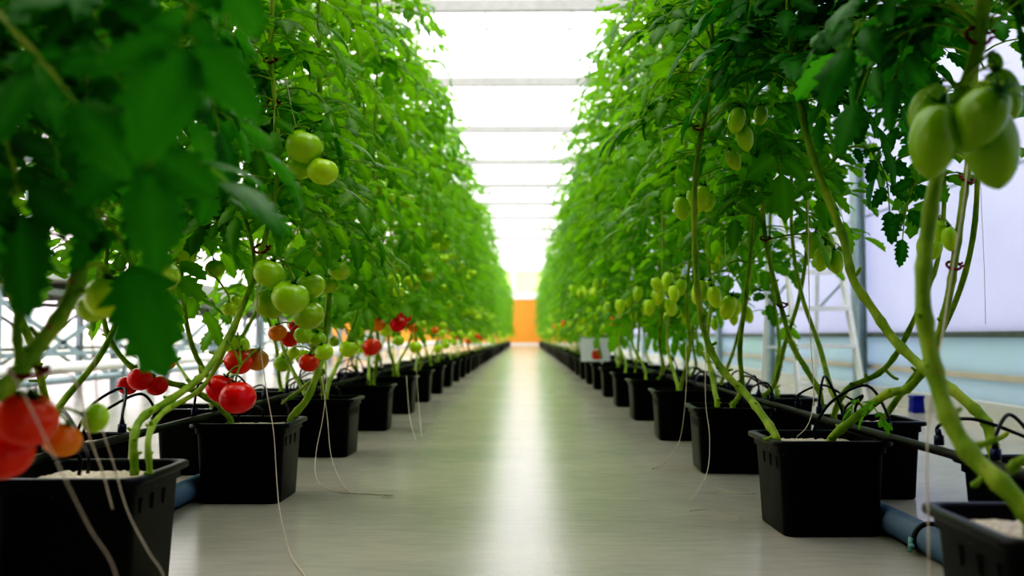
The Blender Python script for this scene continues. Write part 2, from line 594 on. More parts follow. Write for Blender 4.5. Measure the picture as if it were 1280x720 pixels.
def in_open(p):
    """true in the two open gaps where the photograph shows only the traced plants' fruit"""
    v = CRT @ (Vector(p) - Vector((0, 0, CAMZ)))
    px, py = 640 + FPX * v.x / -v.z, 360 - FPX * v.y / -v.z
    return v.z < 0 and any(a <= px <= c and b <= py <= d for a, b, c, d in OPEN)


def foliage_mesh(name, seed, z0, z1, n, ln=(0.20, 0.33), size=0.095, path_pts=None, near=False):
    rng = random.Random(seed)
    mb = MB()
    az = rng.uniform(0, 6.28)
    for k in range(n):
        f = (k + rng.uniform(-0.3, 0.3)) / n
        f = min(max(f, 0), 1)
        if path_pts:
            q = f * (len(path_pts) - 1)
            i = min(int(q), len(path_pts) - 2)
            base = path_pts[i].lerp(path_pts[i + 1], q - i)
        else:
            base = Vector((0.015 * math.sin(5 * f), 0.02 * math.sin(7 * f), lerp(z0, z1, f)))
        az += 2.4 + rng.uniform(-0.35, 0.35)
        top = f > 0.9
        L = rng.uniform(*ln) * (0.75 if top else 1)
        el = rng.uniform(0.2, 0.95) + (0.3 if top else 0)
        rp = rachis(base, az, el, L, rng.uniform(1.2, 2.3))
        if path_pts:
            tip = rp[-1] + (rp[-1] - rp[-2]).normalized() * size
            sw = Vector((-math.sin(az), math.cos(az), -0.3)) * size
            if any(in_sight(q_) for q_ in (rp[4], rp[6], rp[8], tip, rp[5] + sw, rp[5] - sw * Vector((1, 1, -1)).x, rp[7] + sw, rp[7] - sw, rp[3] + sw, rp[3] - sw)):
                continue
        leaf_along(mb, rp, rng, size * rng.uniform(0.8, 1.2) * (0.75 if top else 1),
                   shade=rng.random())
    return mb.mesh(name, [M['leaf_shaded' if near else 'leaf'], M['stem']])


# ------------------------------------------------------------------ tomatoes (unit size meshes)
def tomato_mesh(kind):
    mb = MB()
    seg, rings = 20, 14
    vs, fs = [], []
    for i in range(rings + 1):
        ph = PI * i / rings
        for k in range(seg):
            th = 2 * PI * k / seg
            r = math.sin(ph)
            z = math.cos(ph)
            if kind == 'round':
                r *= 1 + 0.025 * math.cos(5 * th) * (0.5 + 0.5 * z)
                z = z * 0.88 - 0.11 * math.exp(-(ph / 0.36) ** 2)
                if i == rings:
                    z += 0.02
            else:
                zz = z
                r *= 0.70 * (1 + 0.10 * zz * 0.6) * (1 + 0.03 * math.cos(3 * th))
                z = zz * 1.12 - 0.10 * math.exp(-(ph / 0.4) ** 2)
                if ph > PI * 0.88:
                    z -= 0.05 * (ph - PI * 0.88) / (PI * 0.12)
            vs.append((r * math.cos(th), r * math.sin(th), z))
    for i in range(rings):
        for k in range(seg):
            k2 = (k + 1) % seg
            fs.append((i * seg + k, (i + 1) * seg + k, (i + 1) * seg + k2, i * seg + k2))
    mb.add(vs, fs)
    return mb


def calyx_mesh(kind):
    mb = MB()
    rng = random.Random(5)
    z0 = 0.76 if kind == 'round' else 1.02
    for k in range(6):
        a = 2 * PI * k / 6 + rng.uniform(-.15, .15)
        d = Vector((math.cos(a), math.sin(a), 0))
        s = Vector((-math.sin(a), math.cos(a), 0))
        vs, fs = [], []
        n = 7
        for i in range(n):
            u = i / (n - 1)
            p = d * (0.05 + 0.62 * u) + Vector((0, 0, z0 + 0.10 * math.sin(u * 3.0) + 0.22 * u * u * (0.5 + rng.random() * 0.4)))
            w = 0.085 * (1 - u) ** 0.8 + 0.008
            vs += [p - s * w, p + Vector((0, 0, 0.03 * (1 - u))), p + s * w]
        for i in range(n - 1):
            for j in range(2):
                q = i * 3 + j
                fs.append((q, q + 1, q + 4, q + 3))
        mb.add(vs, fs)
    mb.tube([(0, 0, z0 - 0.02), (0.02, 0, z0 + 0.18), (0.06, 0.02, z0 + 0.42)], [0.075, 0.055, 0.05], 7)
    return mb


TM = {}
for kind in ('round', 'plum'):
    for c in ('green', 'green2', 'deep', 'lime', 'orange', 'amber', 'red', 'redor'):
        TM[kind, c] = tomato_mesh(kind).mesh('tomato_%s_%s' % (kind, c), M[c])
    TM[kind, 'calyx'] = calyx_mesh(kind).mesh('calyx_' + kind, M['calyx'])
COLOUR_WORD = {'deep': 'large olive green tomato', 'green': 'pale green tomato', 'green2': 'green tomato', 'lime': 'lime green tomato', 'orange': 'orange tomato',
               'amber': 'amber tomato turning red', 'red': 'ripe red tomato', 'redor': 'orange-red tomato'}


def add_tomato(root, inv, kind, col, pos, r, rng, calyx=True, tilt=None, label=True):
    o = link('tomato', TM[kind, col], root, inv)
    o.location = pos
    t = tilt if tilt is not None else (rng.uniform(-0.35, 0.35), rng.uniform(-0.35, 0.35))
    o.rotation_euler = (t[0], t[1], rng.uniform(0, 6.28) if tilt is None else 0.4)
    o.scale = (r, r, r)
    if label:
        o['label'] = COLOUR_WORD[col]
    if calyx:
        c = link('calyx', TM[kind, 'calyx'], o)
    return o


# ------------------------------------------------------------------ pots
PW, PD, PH = 0.26, 0.26, 0.207      # rim width, rim depth, height
SUB = 0.197                          # level of the granules


def rrect(hw, hd, r, z, n=5):
    out = []
    for cx, cy, a0 in ((hw - r, hd - r, 0), (-hw + r, hd - r, PI / 2), (-hw + r, -hd + r, PI), (hw - r, -hd + r, 1.5 * PI)):
        for k in range(n + 1):
            a = a0 + PI / 2 * k / n
            out.append((cx + r * math.cos(a), cy + r * math.sin(a), z))
    return out


def loft(mb, rings, cap_first=False, cap_last=False, mi=0):
    n = len(rings[0])
    vs = [p for r in rings for p in r]
    fs = []
    for i in range(len(rings) - 1):
        for k in range(n):
            k2 = (k + 1) % n
            fs.append((i * n + k, i * n + k2, (i + 1) * n + k2, (i + 1) * n + k))
    if cap_first:
        fs.append(tuple(reversed(range(n))))
    if cap_last:
        fs.append(tuple((len(rings) - 1) * n + k for k in range(n)))
    mb.add(vs, fs, mi)


hw, hd = PW / 2, PD / 2
BT = 0.026                           # how far each side tapers in
pb = MB()
zr = PH - 0.03
loft(pb, [rrect(hw - BT - 0.004, hd - BT - 0.004, 0.022, 0.0), rrect(hw - BT, hd - BT, 0.024, 0.004),
          rrect(hw - 0.017, hd - 0.017, 0.026, zr), rrect(hw - 0.012, hd - 0.012, 0.026, zr + 0.002), rrect(hw - 0.012, hd - 0.012, 0.026, PH - 0.010)], True)
loft(pb, [rrect(hw - 0.016, hd - 0.016, 0.024, PH - 0.004), rrect(hw - 0.0205, hd - 0.0205, 0.022, 0.15), rrect(hw - 0.022, hd - 0.022, 0.022, 0.13)], False, True)
ME_POT_BODY = pb.mesh('pot_body', M['pot'])
rb = MB()
loft(rb, [rrect(hw - 0.012, hd - 0.012, 0.026, PH - 0.010), rrect(hw - 0.002, hd - 0.002, 0.030, PH - 0.012), rrect(hw, hd, 0.030, PH - 0.010),
          rrect(hw, hd, 0.030, PH - 0.002), rrect(hw - 0.002, hd - 0.002, 0.030, PH), rrect(hw - 0.014, hd - 0.014, 0.024, PH),
          rrect(hw - 0.016, hd - 0.016, 0.024, PH - 0.004)])
ME_POT_RIM = rb.mesh('pot_rim', M['rim'])


def substrate_mesh(seed, n=34):
    rng = random.Random(seed)
    mb = MB()
    a, b_ = hw - 0.0165, hd - 0.0165
    vs, fs = [], []
    for i in range(n + 1):
        for j in range(n + 1):
            u, v = i / n * 2 - 1, j / n * 2 - 1
            # squircle keeps the sheet inside the rounded corners
            x, y = u * math.sqrt(1 - 0.10 * v * v), v * math.sqrt(1 - 0.10 * u * u)
            z = SUB - 0.002 - 0.007 * rng.random() - 0.012 * max(abs(u), abs(v)) ** 6
            vs.append((x * a, y * b_, z))
    for i in range(n):
        for j in range(n):
            q = i * (n + 1) + j
            fs.append((q, q + n + 1, q + n + 2, q + 1))
    return mb.add(vs, fs).mesh('substrate', M['substrate'], False)


ME_SUB = [substrate_mesh(s) for s in (1, 2, 3)]
sb = MB()
sb.add([(-0.0015, -0.008, 0.012), (0.0015, -0.008, 0.012), (0.0015, 0.008, 0.012), (-0.0015, 0.008, 0.012),
        (-0.0022, -0.003, -0.013), (0.0008, -0.003, -0.013), (0.0008, 0.003, -0.013), (-0.0022, 0.003, -0.013)],
       [(0, 1, 2, 3), (7, 6, 5, 4), (1, 0, 4, 5), (2, 1, 5, 6), (3, 2, 6, 7), (0, 3, 7, 4)])
ME_SLOT = sb.mesh('slot', M['slot'], False)

ORD = ['nearest', 'second', 'third', 'fourth', 'fifth', 'sixth', 'seventh', 'eighth', 'ninth', 'tenth', 'eleventh', 'twelfth', 'thirteenth', 'fourteenth', 'fifteenth', 'sixteenth']
DARK = {}


def make_pot(x, y, label, group, near, k, rz=0.0):
    t = thing('plant_pot', label, 'pot', (x, y, 0), rz, group)
    link('pot_body', ME_POT_BODY, t)
    link('rim', ME_POT_RIM, t)
    s = link('growing_medium', ME_SUB[k % 3], t)
    s['label'] = 'pale granular growing medium'
    if near:
        for side in (-1, 1):
            for j in (-1, 0, 1):
                o = link('slot', ME_SLOT, t)
                o.location = (side * (hw - 0.0186), j * 0.05 - 0.02, zr - 0.02)
                o.rotation_euler = (0, 0, 0 if side > 0 else PI)
    return t


LINE_L, LINE_R = -0.61 - PW / 2, 0.53 + PW / 2
BACK_L, BACK_R = -0.905 - PW / 2, 0.805 + PW / 2
SP = 0.95
NFR = 42
POTS = []   # (side, rank, index, x, y)
for i in range(-1, NFR):
    y = 1.77 - PD / 2 + SP * i
    POTS.append(('left', 'front', i, LINE_L, y))
    y = 1.33 - PD / 2 + SP * i + (0.05 if i else 0)
    if i >= 0:
        POTS.append(('right', 'front', i, LINE_R, y))
for i in range(0, 12):
    POTS.append(('left', 'outer', i, BACK_L, 2.27 - PD / 2 + SP * i))
    POTS.append(('right', 'outer', i, BACK_R, 1.86 - PD / 2 + SP * i))
prng = random.Random(3)
for side, rank, i, x, y in POTS:
    near = (i <= 3)
    n = i + 1 if (side == 'left' and rank == 'front') else i
    if rank == 'front':
        if i < 12:
            if side == 'left' and i == -1:
                lab = 'black square pot in the aisle\'s left line, nearest the camera, holding the thickest leaning stem'
            else:
                lab = 'black square plastic pot, %s%s along the aisle\'s %s side' % (ORD[max(i, 0)], ' visible' if i == 0 else '', side)
            grp = None
        else:
            lab = 'small far black pot in the %s aisle line, beyond its twelfth pot' % side
            grp = 'far pots of the %s aisle line' % side
    else:
        if i < 6:
            lab = 'black square pot in the outer line behind the %s aisle pots, %s of that line' % (side, ORD[i])
            grp = None
        else:
            lab = 'half hidden black pot in the outer %s line, beyond its sixth pot' % side
            grp = 'far pots of the outer %s line' % side
    make_pot(x, y, lab, grp, near, i, prng.uniform(-0.03, 0.03) + (0.02 if (side, rank, i) == ('right', 'front', 1) else 0))

# ------------------------------------------------------------------ plants
FOL_L = [foliage_mesh('foliage', 100 + s, 0.54, 2.40, 50) for s in range(5)]
FOL_R = [foliage_mesh('foliage', 200 + s, 0.72, 2.50, 42) for s in range(5)]
LEAN = 0.34


def stem_mesh(seed, lean):
    rng = random.Random(seed)
    pts = spline([(0, -lean, SUB + 0.001), (0, -lean + 0.002, SUB + 0.018), (rng.uniform(-.02, .02), -lean + 0.06, SUB + 0.07), (rng.uniform(-.03, .03), -lean * 0.45, 0.40), (0.01, -0.04, 0.58), (0, 0, 0.8),
                  (0.015, 0.015, 1.2), (0.0, -0.01, 1.7), (0.01, 0.01, 2.4)], 5)
    n = len(pts)
    mb = MB()
    rad = [lerp(0.0095, 0.004, i / n) * rng.uniform(0.93, 1.07) for i in range(n)]
    mb.tube(pts, rad, 8)
    for q in range(7):
        i = rng.randrange(3, 16)
        a = rng.uniform(0, 6.28)
        p = pts[i]
        d = Vector((math.cos(a), math.sin(a), rng.uniform(0, 0.8))).normalized()
        mb.tube([p, p + d * rng.uniform(0.012, 0.03)], [0.004, 0.0025], 6)
    return mb.mesh('stem', M['stem']), pts


FOL_R2 = [foliage_mesh('foliage', 300 + s, 0.50, 2.50, 48) for s in range(4)]
STEMS = [stem_mesh(40 + s, LEAN + 0.05 * (s - 2)) for s in range(5)]


def stalk_to(mb, a, b, sag=0.02, r=0.0022):
    a, b = Vector(a), Vector(b)
    mid = a.lerp(b, 0.5) + Vector((0, 0, sag))
    mb.tube(spline([a, mid, b], 4), r, 5)


def auto_plant(side, rank, i, x, y, sub, rng):
    """an ordinary plant: leaning bare stem, upright leafy top, a few trusses"""
    far = y > 9.5
    sgn = 1 if side == 'left' else -1          # towards the aisle
    flip = sub == 1                            # one leans away from the camera, the other towards it
    loc = Vector((x + rng.uniform(-0.05, 0.05), y + (0.05 if not flip else -0.05), 0))
    me, pts = STEMS[rng.randrange(5)]
    lean = -pts[0].y
    rz = (PI if flip else 0) + rng.uniform(-0.18, 0.18)
    # the upper stem stands lean metres from the base
    org = loc + Matrix.Rotation(rz, 3, 'Z') @ Vector((0, lean, 0))
    word = {'left': 'left', 'right': 'right'}[side]
    which = 'leaning away from the camera' if not flip else 'leaning back towards the camera'
    if rank == 'front' and i < 12:
        nth = ORD[i] if i else 'nearest visible'
        lab = 'tomato plant %s, %s pot of the %s aisle line' % (which, nth, word)
        grp = None
    elif rank == 'front':
        lab = 'distant tomato plant in the aisle\'s %s line, beyond the twelfth pot' % word
        grp = 'distant tomato plants of the %s aisle line' % word
    elif i < 6:
        lab = 'tomato plant %s, %s pot of the outer %s line' % (which, ORD[i], word)
        grp = None
    else:
        lab = 'tomato plant half hidden in the outer %s line, beyond its sixth pot' % word
        grp = 'far tomato plants of the outer %s line' % word
    root = thing('tomato_plant', lab, 'plant', org, rz, grp)
    inv = inv_of(root)
    link('stem', me, root)
    fo = link('foliage', (FOL_L if side == 'left' else FOL_R if y < 4.5 else FOL_R2)[rng.randrange(4)], root)
    fo.rotation_euler = (0, 0, rng.uniform(0, 6.28))
    fo.scale = (1, 1, rng.uniform(0.94, 1.06))
    if far:
        fo.scale = (1.05, 1.05, fo.scale[2])
    kind = 'round' if side == 'left' else 'plum'
    if rank == 'outer' and i > 4:
        return root
    # trusses
    nt = 3 if not far else (2 if y < 22 else 1)
    if side == 'right' and nt == 3:
        nt = 2
    zs = [0.44, 0.72, 1.0]
    if side == 'right':
        zs = [0.56, 0.78, 1.05]
    for q in range(nt):
        mbs = MB()
        z = zs[q] + rng.uniform(-0.07, 0.07)
        az = rng.uniform(-0.9, 0.9) + (0 if sgn > 0 else PI)
        cen = org + Vector((math.cos(az) * rng.uniform(0.10, 0.2), math.sin(az) * 0.15 - 0.05, z))
        if in_open(cen):
            continue
        nfr = rng.randint(2, 4) if not far else rng.randint(2, 3)
        if q and rng.random() < 0.35:
            continue
        f0 = org + Vector((0.0, 0, z + 0.08))
        top = cen + Vector((0, 0, 0.05))
        if not far:
            stalk_to(mbs, inv @ f0, inv @ top)
        if q == 0:
            pal = ['red', 'redor', 'orange', 'green', 'lime', 'lime', 'lime'] if side == 'left' else ['green', 'lime', 'lime', 'lime', 'lime', 'lime', 'lime', 'orange']
            if rank == 'outer': pal = ['green', 'lime', 'green2']
        else:
            pal = ['green', 'lime', 'green', 'green2'] if side == 'left' else ['lime', 'lime', 'green', 'green2']
        if y > 6:
            pal = [p if p not in ('green2', 'red') else 'lime' for p in pal] + ['lime'] * 4
        rr = 0.034 if kind == 'round' else 0.034
        for f in range(nfr):
            a = 2 * PI * f / nfr + rng.uniform(-.3, .3)
            rad = rr * rng.uniform(0.75, 1.05)
            pos = cen + Vector((math.cos(a) * 0.042, math.sin(a) * 0.042, rng.uniform(-0.045, 0.02)))
            add_tomato(root, inv, kind, rng.choice(pal), pos, rad, rng, calyx=not far and y < 6, label=not far)
            if not far:
                stalk_to(mbs, inv @ top, inv @ (pos + Vector((0, 0, rad * 0.8))), 0.004, 0.0016)
        if mbs.v:
            link('fruit_stalk', mbs.mesh('fruit_stalk', M['stem']), root)
    return root


HERO = {('left', 'front', -1), ('left', 'front', 0), ('left', 'front', 1), ('right', 'front', 0), ('right', 'front', 1), ('right', 'outer', 0)}
for side, rank, i, x, y in POTS:
    if (side, rank, i) in HERO:
        continue
    rng = random.Random(hash((len(side), len(rank), i)) & 0xffff)
    rng = random.Random((7 if side == 'left' else 11) * 1000 + (3 if rank == 'front' else 5) * 100 + i + 50)
    auto_plant(side, rank, i, x, y, 0, rng)
    if y < 16 and not (rank == 'outer' and i > 5):
        auto_plant(side, rank, i, x, y, 1, rng)


# ---- the plants at the front, each traced by its own stem
def hero_plant(name_label, stems, r0, foliage=None, fruits=(), stalk_from=None, kind='round', scars=(), nubs=(), seed=1, group=None, leaves=(), shoots=()):
    """stems: lists of (px, py, depth), the first being the main stem from its pot"""
    main = path(stems[0])
    main[0].z = SUB + 0.001
    main.insert(1, main[0] + Vector((0, 0, 0.016)))
    loc = Vector(main[0])
    root = thing('tomato_plant', name_label, 'plant', loc, 0, group)
    inv = inv_of(root)
    rng = random.Random(seed)
    for q, st in enumerate(stems):
        pts = spline(main if q == 0 else path(st), 7)
        n = len(pts)
        ra = r0 * (1 if q == 0 else 0.6)
        mb = MB()
        rad = [lerp(ra, ra * 0.62, i / n) * (1.22 if i % 6 == 4 else 1.05 if i % 6 in (3, 5) else rng.uniform(0.95, 1.0)) for i in range(n)]
        mb.tube(pts, rad, 12)
        for i in range(4, min(n - 1, 46), 6):
            a = rng.uniform(0, 6.28)
            d = Vector((math.cos(a), math.sin(a), rng.uniform(0.2, 0.9))).normalized()
            l = ra * 0.9 + rng.uniform(0.004, 0.014)
            mb.tube([pts[i], pts[i] + d * l * 0.7, pts[i] + d * l], [0.0036, 0.003, 0.0024], 6)
        for (f, a, l) in (nubs if q == 0 else ()):
            p = pts[int(f * (n - 1))]
            d = CR @ Vector((math.cos(a), math.sin(a), 0.15))
            mb.tube(spline([p, p + d * l * 0.6, p + d * l + Vector((0, 0, 0.15 * l))], 3), [0.0042] * 6 + [0.0028], 7)
        link('stem', mb.mesh('stem', M['stem']), root, inv)
        if q == 0 and scars:
            for f in scars:
                p = pts[int(f * (n - 1))]
                sm = MB().tube([p + Vector((0, -ra * 0.75, 0)), p + Vector((0, -ra * 1.02, 0.001))], [ra * 0.42, ra * 0.28], 8)
                s = link('leaf_scar', sm.mesh('leaf_scar', M['stem_old']), root, inv)
                s['label'] = 'brown leaf scar'
    for sh in shoots:
        mb = MB()
        leaf_along(mb, spline(path(sh), 4), rng, 0.028, shade=0.95, rr=0.0015, lobes=3)
        link('side_shoot', mb.mesh('side_shoot', [M['leaf'], M['stem']]), root, inv)
    if foliage:
        for me_ in foliage:
            link('foliage', me_, root, inv)
    for lf in leaves:
        mb = MB()
        pts = spline(path(lf['pts']), 4)
        leaf_along(mb, pts, rng, lf['size'], up=lf.get('up', Vector((0, -0.5, 1))), shade=lf.get('shade', 0.4), rr=0.003, lobes=lf.get('lobes', 5),
                   pairs=lf.get('pairs', (0.34, 0.56, 0.77)), curl=lf.get('curl', 0.4))
        o = link('leaf', mb.mesh('leaf', [M['leaf_shaded'], M['stem']]), root, inv)
    # fruit: clusters of (px, py, radius px, depth, colour[, tilt])
    for cl in fruits:
        mb = MB()
        src = at(*cl['from'])
        hub = at(*cl['hub'])
        stalk_to(mb, src, hub, 0.006, 0.0030)
        for fr in cl['fruit']:
            px, py, rp, d, col = fr[:5]
            pos = at(px, py, d)
            r = rp * d / FPX
            k = cl.get('kind', kind)
            if k == 'plum':
                r = r / 0.70
            tl = fr[5] if len(fr) > 5 else None
            o = add_tomato(root, inv, k, col, pos, r, rng, True, tl)
            e = Euler(o.rotation_euler).to_matrix()
            stalk_to(mb, hub, pos + e @ Vector((0, 0, r * (0.95 if k == 'round' else 1.3))), 0.004, 0.0022)
        link('fruit_stalk', mb.mesh('fruit_stalk', M['stem']), root, inv)
    return root


def P(*a):
    return spline(path(a), 6)


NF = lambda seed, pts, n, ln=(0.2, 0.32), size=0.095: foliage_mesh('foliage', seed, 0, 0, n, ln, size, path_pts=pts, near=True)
FF = lambda seed, pts, n, ln=(0.2, 0.32), size=0.095: foliage_mesh('foliage', seed, 0, 0, n, ln, size, path_pts=pts)

# left row ------------------------------------------------------------
hero_plant('thick leaning tomato plant at the front left with large shaded hanging leaves',
           [[(-520, 690, 0.75), (-330, 640, 0.80), (-150, 560, 0.92), (0, 487, 1.05), (42, 440, 1.10), (82, 385, 1.14), (103, 325, 1.17), (112, 240, 1.2), (118, 120, 1.24), (110, 0, 1.26), (115, -200, 1.3), (110, -480, 1.35)],
            [(28, 470, 1.08), (24, 440, 1.08), (21, 405, 1.08), (33, 372, 1.09)]],
           0.0115, scars=(0.47, 0.55), nubs=((0.45, 2.4, 0.02), (0.53, 0.3, 0.018)), seed=11,
           foliage=[NF(31, P((100, 330, 1.17), (112, 240, 1.2), (118, 100, 1.24), (110, -100, 1.28), (110, -500, 1.35)), 52, (0.18, 0.32), 0.095),
                    NF(32, P((-140, 260, 1.1), (-160, 100, 1.1), (-160, -100, 1.1), (-150, -500, 1.15)), 36, (0.22, 0.34), 0.095)],
           leaves=[dict(pts=[(300, -120, 0.80), (270, -70, 0.80), (245, -10, 0.80), (232, 40, 0.80), (226, 60, 0.80)], size=0.11, shade=0.6, pairs=(0.3, 0.72), curl=0.12, up=Vector((0.25, -1, 0.3))),
                   dict(pts=[(120, 60, 0.98), (150, 100, 0.95), (172, 140, 0.93), (184, 180, 0.92), (188, 215, 0.92)], size=0.10, shade=0.5, pairs=(0.4, 0.75), curl=0.25, up=Vector((0.1, -1, 0.3))),
                   dict(pts=[(110, 250, 1.12), (128, 270, 1.10), (146, 292, 1.08), (158, 315, 1.07), (165, 335, 1.07)], size=0.135, shade=0.75, pairs=(0.35,), curl=0.06, up=Vector((0.15, -1, 0.2))),
                   dict(pts=[(-30, 130, 0.95), (-5, 150, 0.93), (12, 190, 0.92), (22, 235, 0.92), (26, 270, 0.92)], size=0.10, shade=0.15, pairs=(0.35, 0.72), curl=0.2, up=Vector((0.1, -1, 0.2))),
                   dict(pts=[(-60, -40, 0.85), (-20, 0, 0.82), (20, 40, 0.8), (60, 85, 0.8), (95, 130, 0.8)], size=0.085, shade=0.3, pairs=(0.35, 0.7), curl=0.3, up=Vector((0.1, -1, 0.5))),
                   dict(pts=[(60, -60, 1.0), (90, -30, 1.0), (120, 20, 1.0), (135, 60, 1.0)], size=0.10, shade=0.2, curl=0.3, up=Vector((0.1, -1, 0.4)))],
           fruits=[dict(**{'from': (0, 487, 1.05), 'hub': (62, 512, 1.10)}, fruit=[(31, 524, 40, 1.08, 'redor', (0.35, 0.25)), (6, 568, 35, 1.10, 'redor', (0.2, -0.2)), (78, 550, 24, 1.16, 'orange', (0.1, 0.3)), (119, 523, 19, 1.2, 'green', (0.1, -1.2))]),
                   dict(**{'from': (98, 345, 1.17), 'hub': (125, 330, 1.22)}, fruit=[(135, 372, 30, 1.26, 'lime', (0.1, 0.1)), (116, 385, 20, 1.3, 'green'), (150, 392, 15, 1.34, 'lime')]),
                   dict(**{'from': (108, 290, 1.2), 'hub': (190, 320, 1.3)}, fruit=[(204, 346, 21, 1.35, 'lime')]),
                   dict(**{'from': (262, 340, 2.3), 'hub': (285, 368, 2.5)}, fruit=[(287, 386, 10, 2.5, 'lime'), (296, 377, 9, 2.55, 'lime')]),
                   dict(**{'from': (116, 130, 1.25), 'hub': (150, 95, 1.35)}, fruit=[(160, 119, 20, 1.4, 'green'), (128, 125, 15, 1.45, 'green2')])])

hero_plant('tomato plant curving right from the nearest visible left pot with large green cluster',
           [[(168, 588, 1.62), (167, 550, 1.63), (178, 522, 1.68), (214, 499, 1.80), (252, 470, 1.90), (280, 430, 1.98), (308, 372, 2.04), (333, 292, 2.1), (347, 220, 2.13), (346, 150, 2.16), (338, 60, 2.2), (342, -40, 2.22), (335, -200, 2.25), (335, -420, 2.3)]],
           0.0076, scars=(0.33, 0.42, 0.5), nubs=((0.36, 1.7, 0.018), (0.34, 2.6, 0.015), (0.45, 0.2, 0.012), (0.2, 4.0, 0.012), (0.14, 1.2, 0.01)), seed=12,
           foliage=[FF(41, P((333, 300, 2.1), (347, 220, 2.13), (346, 150, 2.16), (338, 60, 2.2), (342, -40, 2.22), (335, -200, 2.25), (335, -420, 2.3)), 48, (0.16, 0.27), 0.088)],
           fruits=[dict(**{'from': (322, 315, 2.08), 'hub': (356, 328, 2.1)},
                        fruit=[(336, 341, 20, 2.02, 'green', (0.2, 0.3)), (363, 372, 24, 2.0, 'green', (0.3, 0.2)), (389, 358, 18, 2.08, 'green', (0.1, -0.3)), (386, 394, 20, 2.07, 'green2'), (338, 380, 21, 2.1, 'green2', (0.2, 0.3))]),
                   dict(**{'from': (284, 425, 1.98), 'hub': (301, 456, 1.98)},
                        fruit=[(297, 497, 23, 1.94, 'red', (-0.25, -0.1)), (277, 486, 20, 2.02, 'red', (0.1, 0.35)), (298, 452, 18, 2.08, 'redor', (0.2, 0.1)), (320, 449, 16, 2.12, 'amber'), (297, 432, 15, 2.2, 'lime')]),
                   dict(**{'from': (346, 175, 2.15), 'hub': (372, 160, 2.1)},
                        fruit=[(380, 183, 24, 2.06, 'green', (0.3, 0.3)), (403, 214, 20, 2.06, 'lime', (0.2, 0.2)), (376, 208, 19, 2.12, 'green')]),
                   dict(**{'from': (342, 100, 2.18), 'hub': (300, 95, 2.1)}, fruit=[(289, 121, 17, 2.1, 'green'), (270, 108, 12, 2.2, 'green2')])])

hero_plant('slimmer second tomato plant in the nearest visible left pot, crossing behind the first',
           [[(187, 585, 1.58), (186, 545, 1.60), (205, 515, 1.72), (250, 487, 1.95), (275, 450, 2.08), (300, 395, 2.2), (318, 330, 2.25), (300, 250, 2.3), (270, 150, 2.32), (262, 0, 2.34), (255, -200, 2.36), (255, -420, 2.36)],
            [(245, 488, 1.95), (225, 460, 2.05), (214, 440, 2.15), (208, 410, 2.2)]],
           0.0055, seed=13, nubs=((0.2, 1.5, 0.012), (0.3, 4.2, 0.012)),
           foliage=[FF(51, P((310, 290, 2.28), (285, 200, 2.3), (265, 80, 2.33), (258, -60, 2.35), (255, -420, 2.36)), 56, (0.18, 0.30), 0.09)])

hero_plant('tomato plant bent left from the second left pot toward a red cluster',
           [[(287, 523, 2.56), (268, 503, 2.52), (232, 484, 2.48), (207, 477, 2.46), (160, 455, 2.45), (130, 400, 2.45), (135, 300, 2.47), (150, 150, 2.5), (160, 0, 2.5), (160, -300, 2.5)]],
           0.0085, seed=14, nubs=((0.2, 1.8, 0.012),),
           foliage=[FF(61, P((133, 330, 2.46), (150, 150, 2.5), (160, 0, 2.5), (160, -300, 2.5)), 60, (0.2, 0.34), 0.095)],
           fruits=[dict(**{'from': (190, 468, 2.46), 'hub': (178, 462, 2.4)}, fruit=[(175, 474, 16, 2.36, 'red', (0.2, 0.2)), (159, 482, 13, 2.4, 'red', (0.1, 0.3)), (196, 482, 14, 2.42, 'red', (0.1, -0.3)), (208, 452, 12, 2.5, 'orange')])])

hero_plant('tomato plant rising from the second left pot with orange and pale green fruit',
           [[(365, 525, 2.6), (383, 500, 2.62), (396, 468, 2.66), (404, 440, 2.7), (409, 395, 2.74), (413, 340, 2.78), (408, 260, 2.8), (400, 150, 2.82), (398, 0, 2.84), (395, -150, 2.86), (395, -300, 2.86)],
            [(398, 470, 2.66), (372, 490, 2.7), (352, 505, 2.72)],
            [(385, 500, 2.72), (362, 455, 2.85), (350, 420, 2.9), (345, 370, 2.95)]],
           0.0105, seed=15, nubs=((0.1, 1.2, 0.012), (0.2, 2.8, 0.012)),
           foliage=[FF(71, P((412, 320, 2.78), (408, 260, 2.8), (400, 150, 2.82), (398, 0, 2.84), (395, -300, 2.86)), 46, (0.16, 0.28), 0.088)],
           fruits=[dict(**{'from': (407, 412, 2.72), 'hub': (372, 405, 2.7)},
                        fruit=[(347, 416, 12, 2.72, 'orange'), (362, 424, 11, 2.75, 'redor'), (369, 408, 9, 2.8, 'red'), (379, 419, 12, 2.62, 'green'), (397, 424, 11, 2.66, 'green')]),
                   dict(**{'from': (404, 435, 2.7), 'hub': (388, 437, 2.64)}, fruit=[(386, 453, 13, 2.6, 'redor', (0.3, 0.1)), (405, 440, 12, 2.56, 'lime'), (367, 441, 8, 2.8, 'lime')]),
                   dict(**{'from': (413, 325, 2.78), 'hub': (423, 318, 2.7)}, fruit=[(424, 338, 14, 2.66, 'green', (0.1, 0.1)), (411, 356, 12, 2.72, 'green2'), (405, 312, 10, 2.8, 'green2')])])

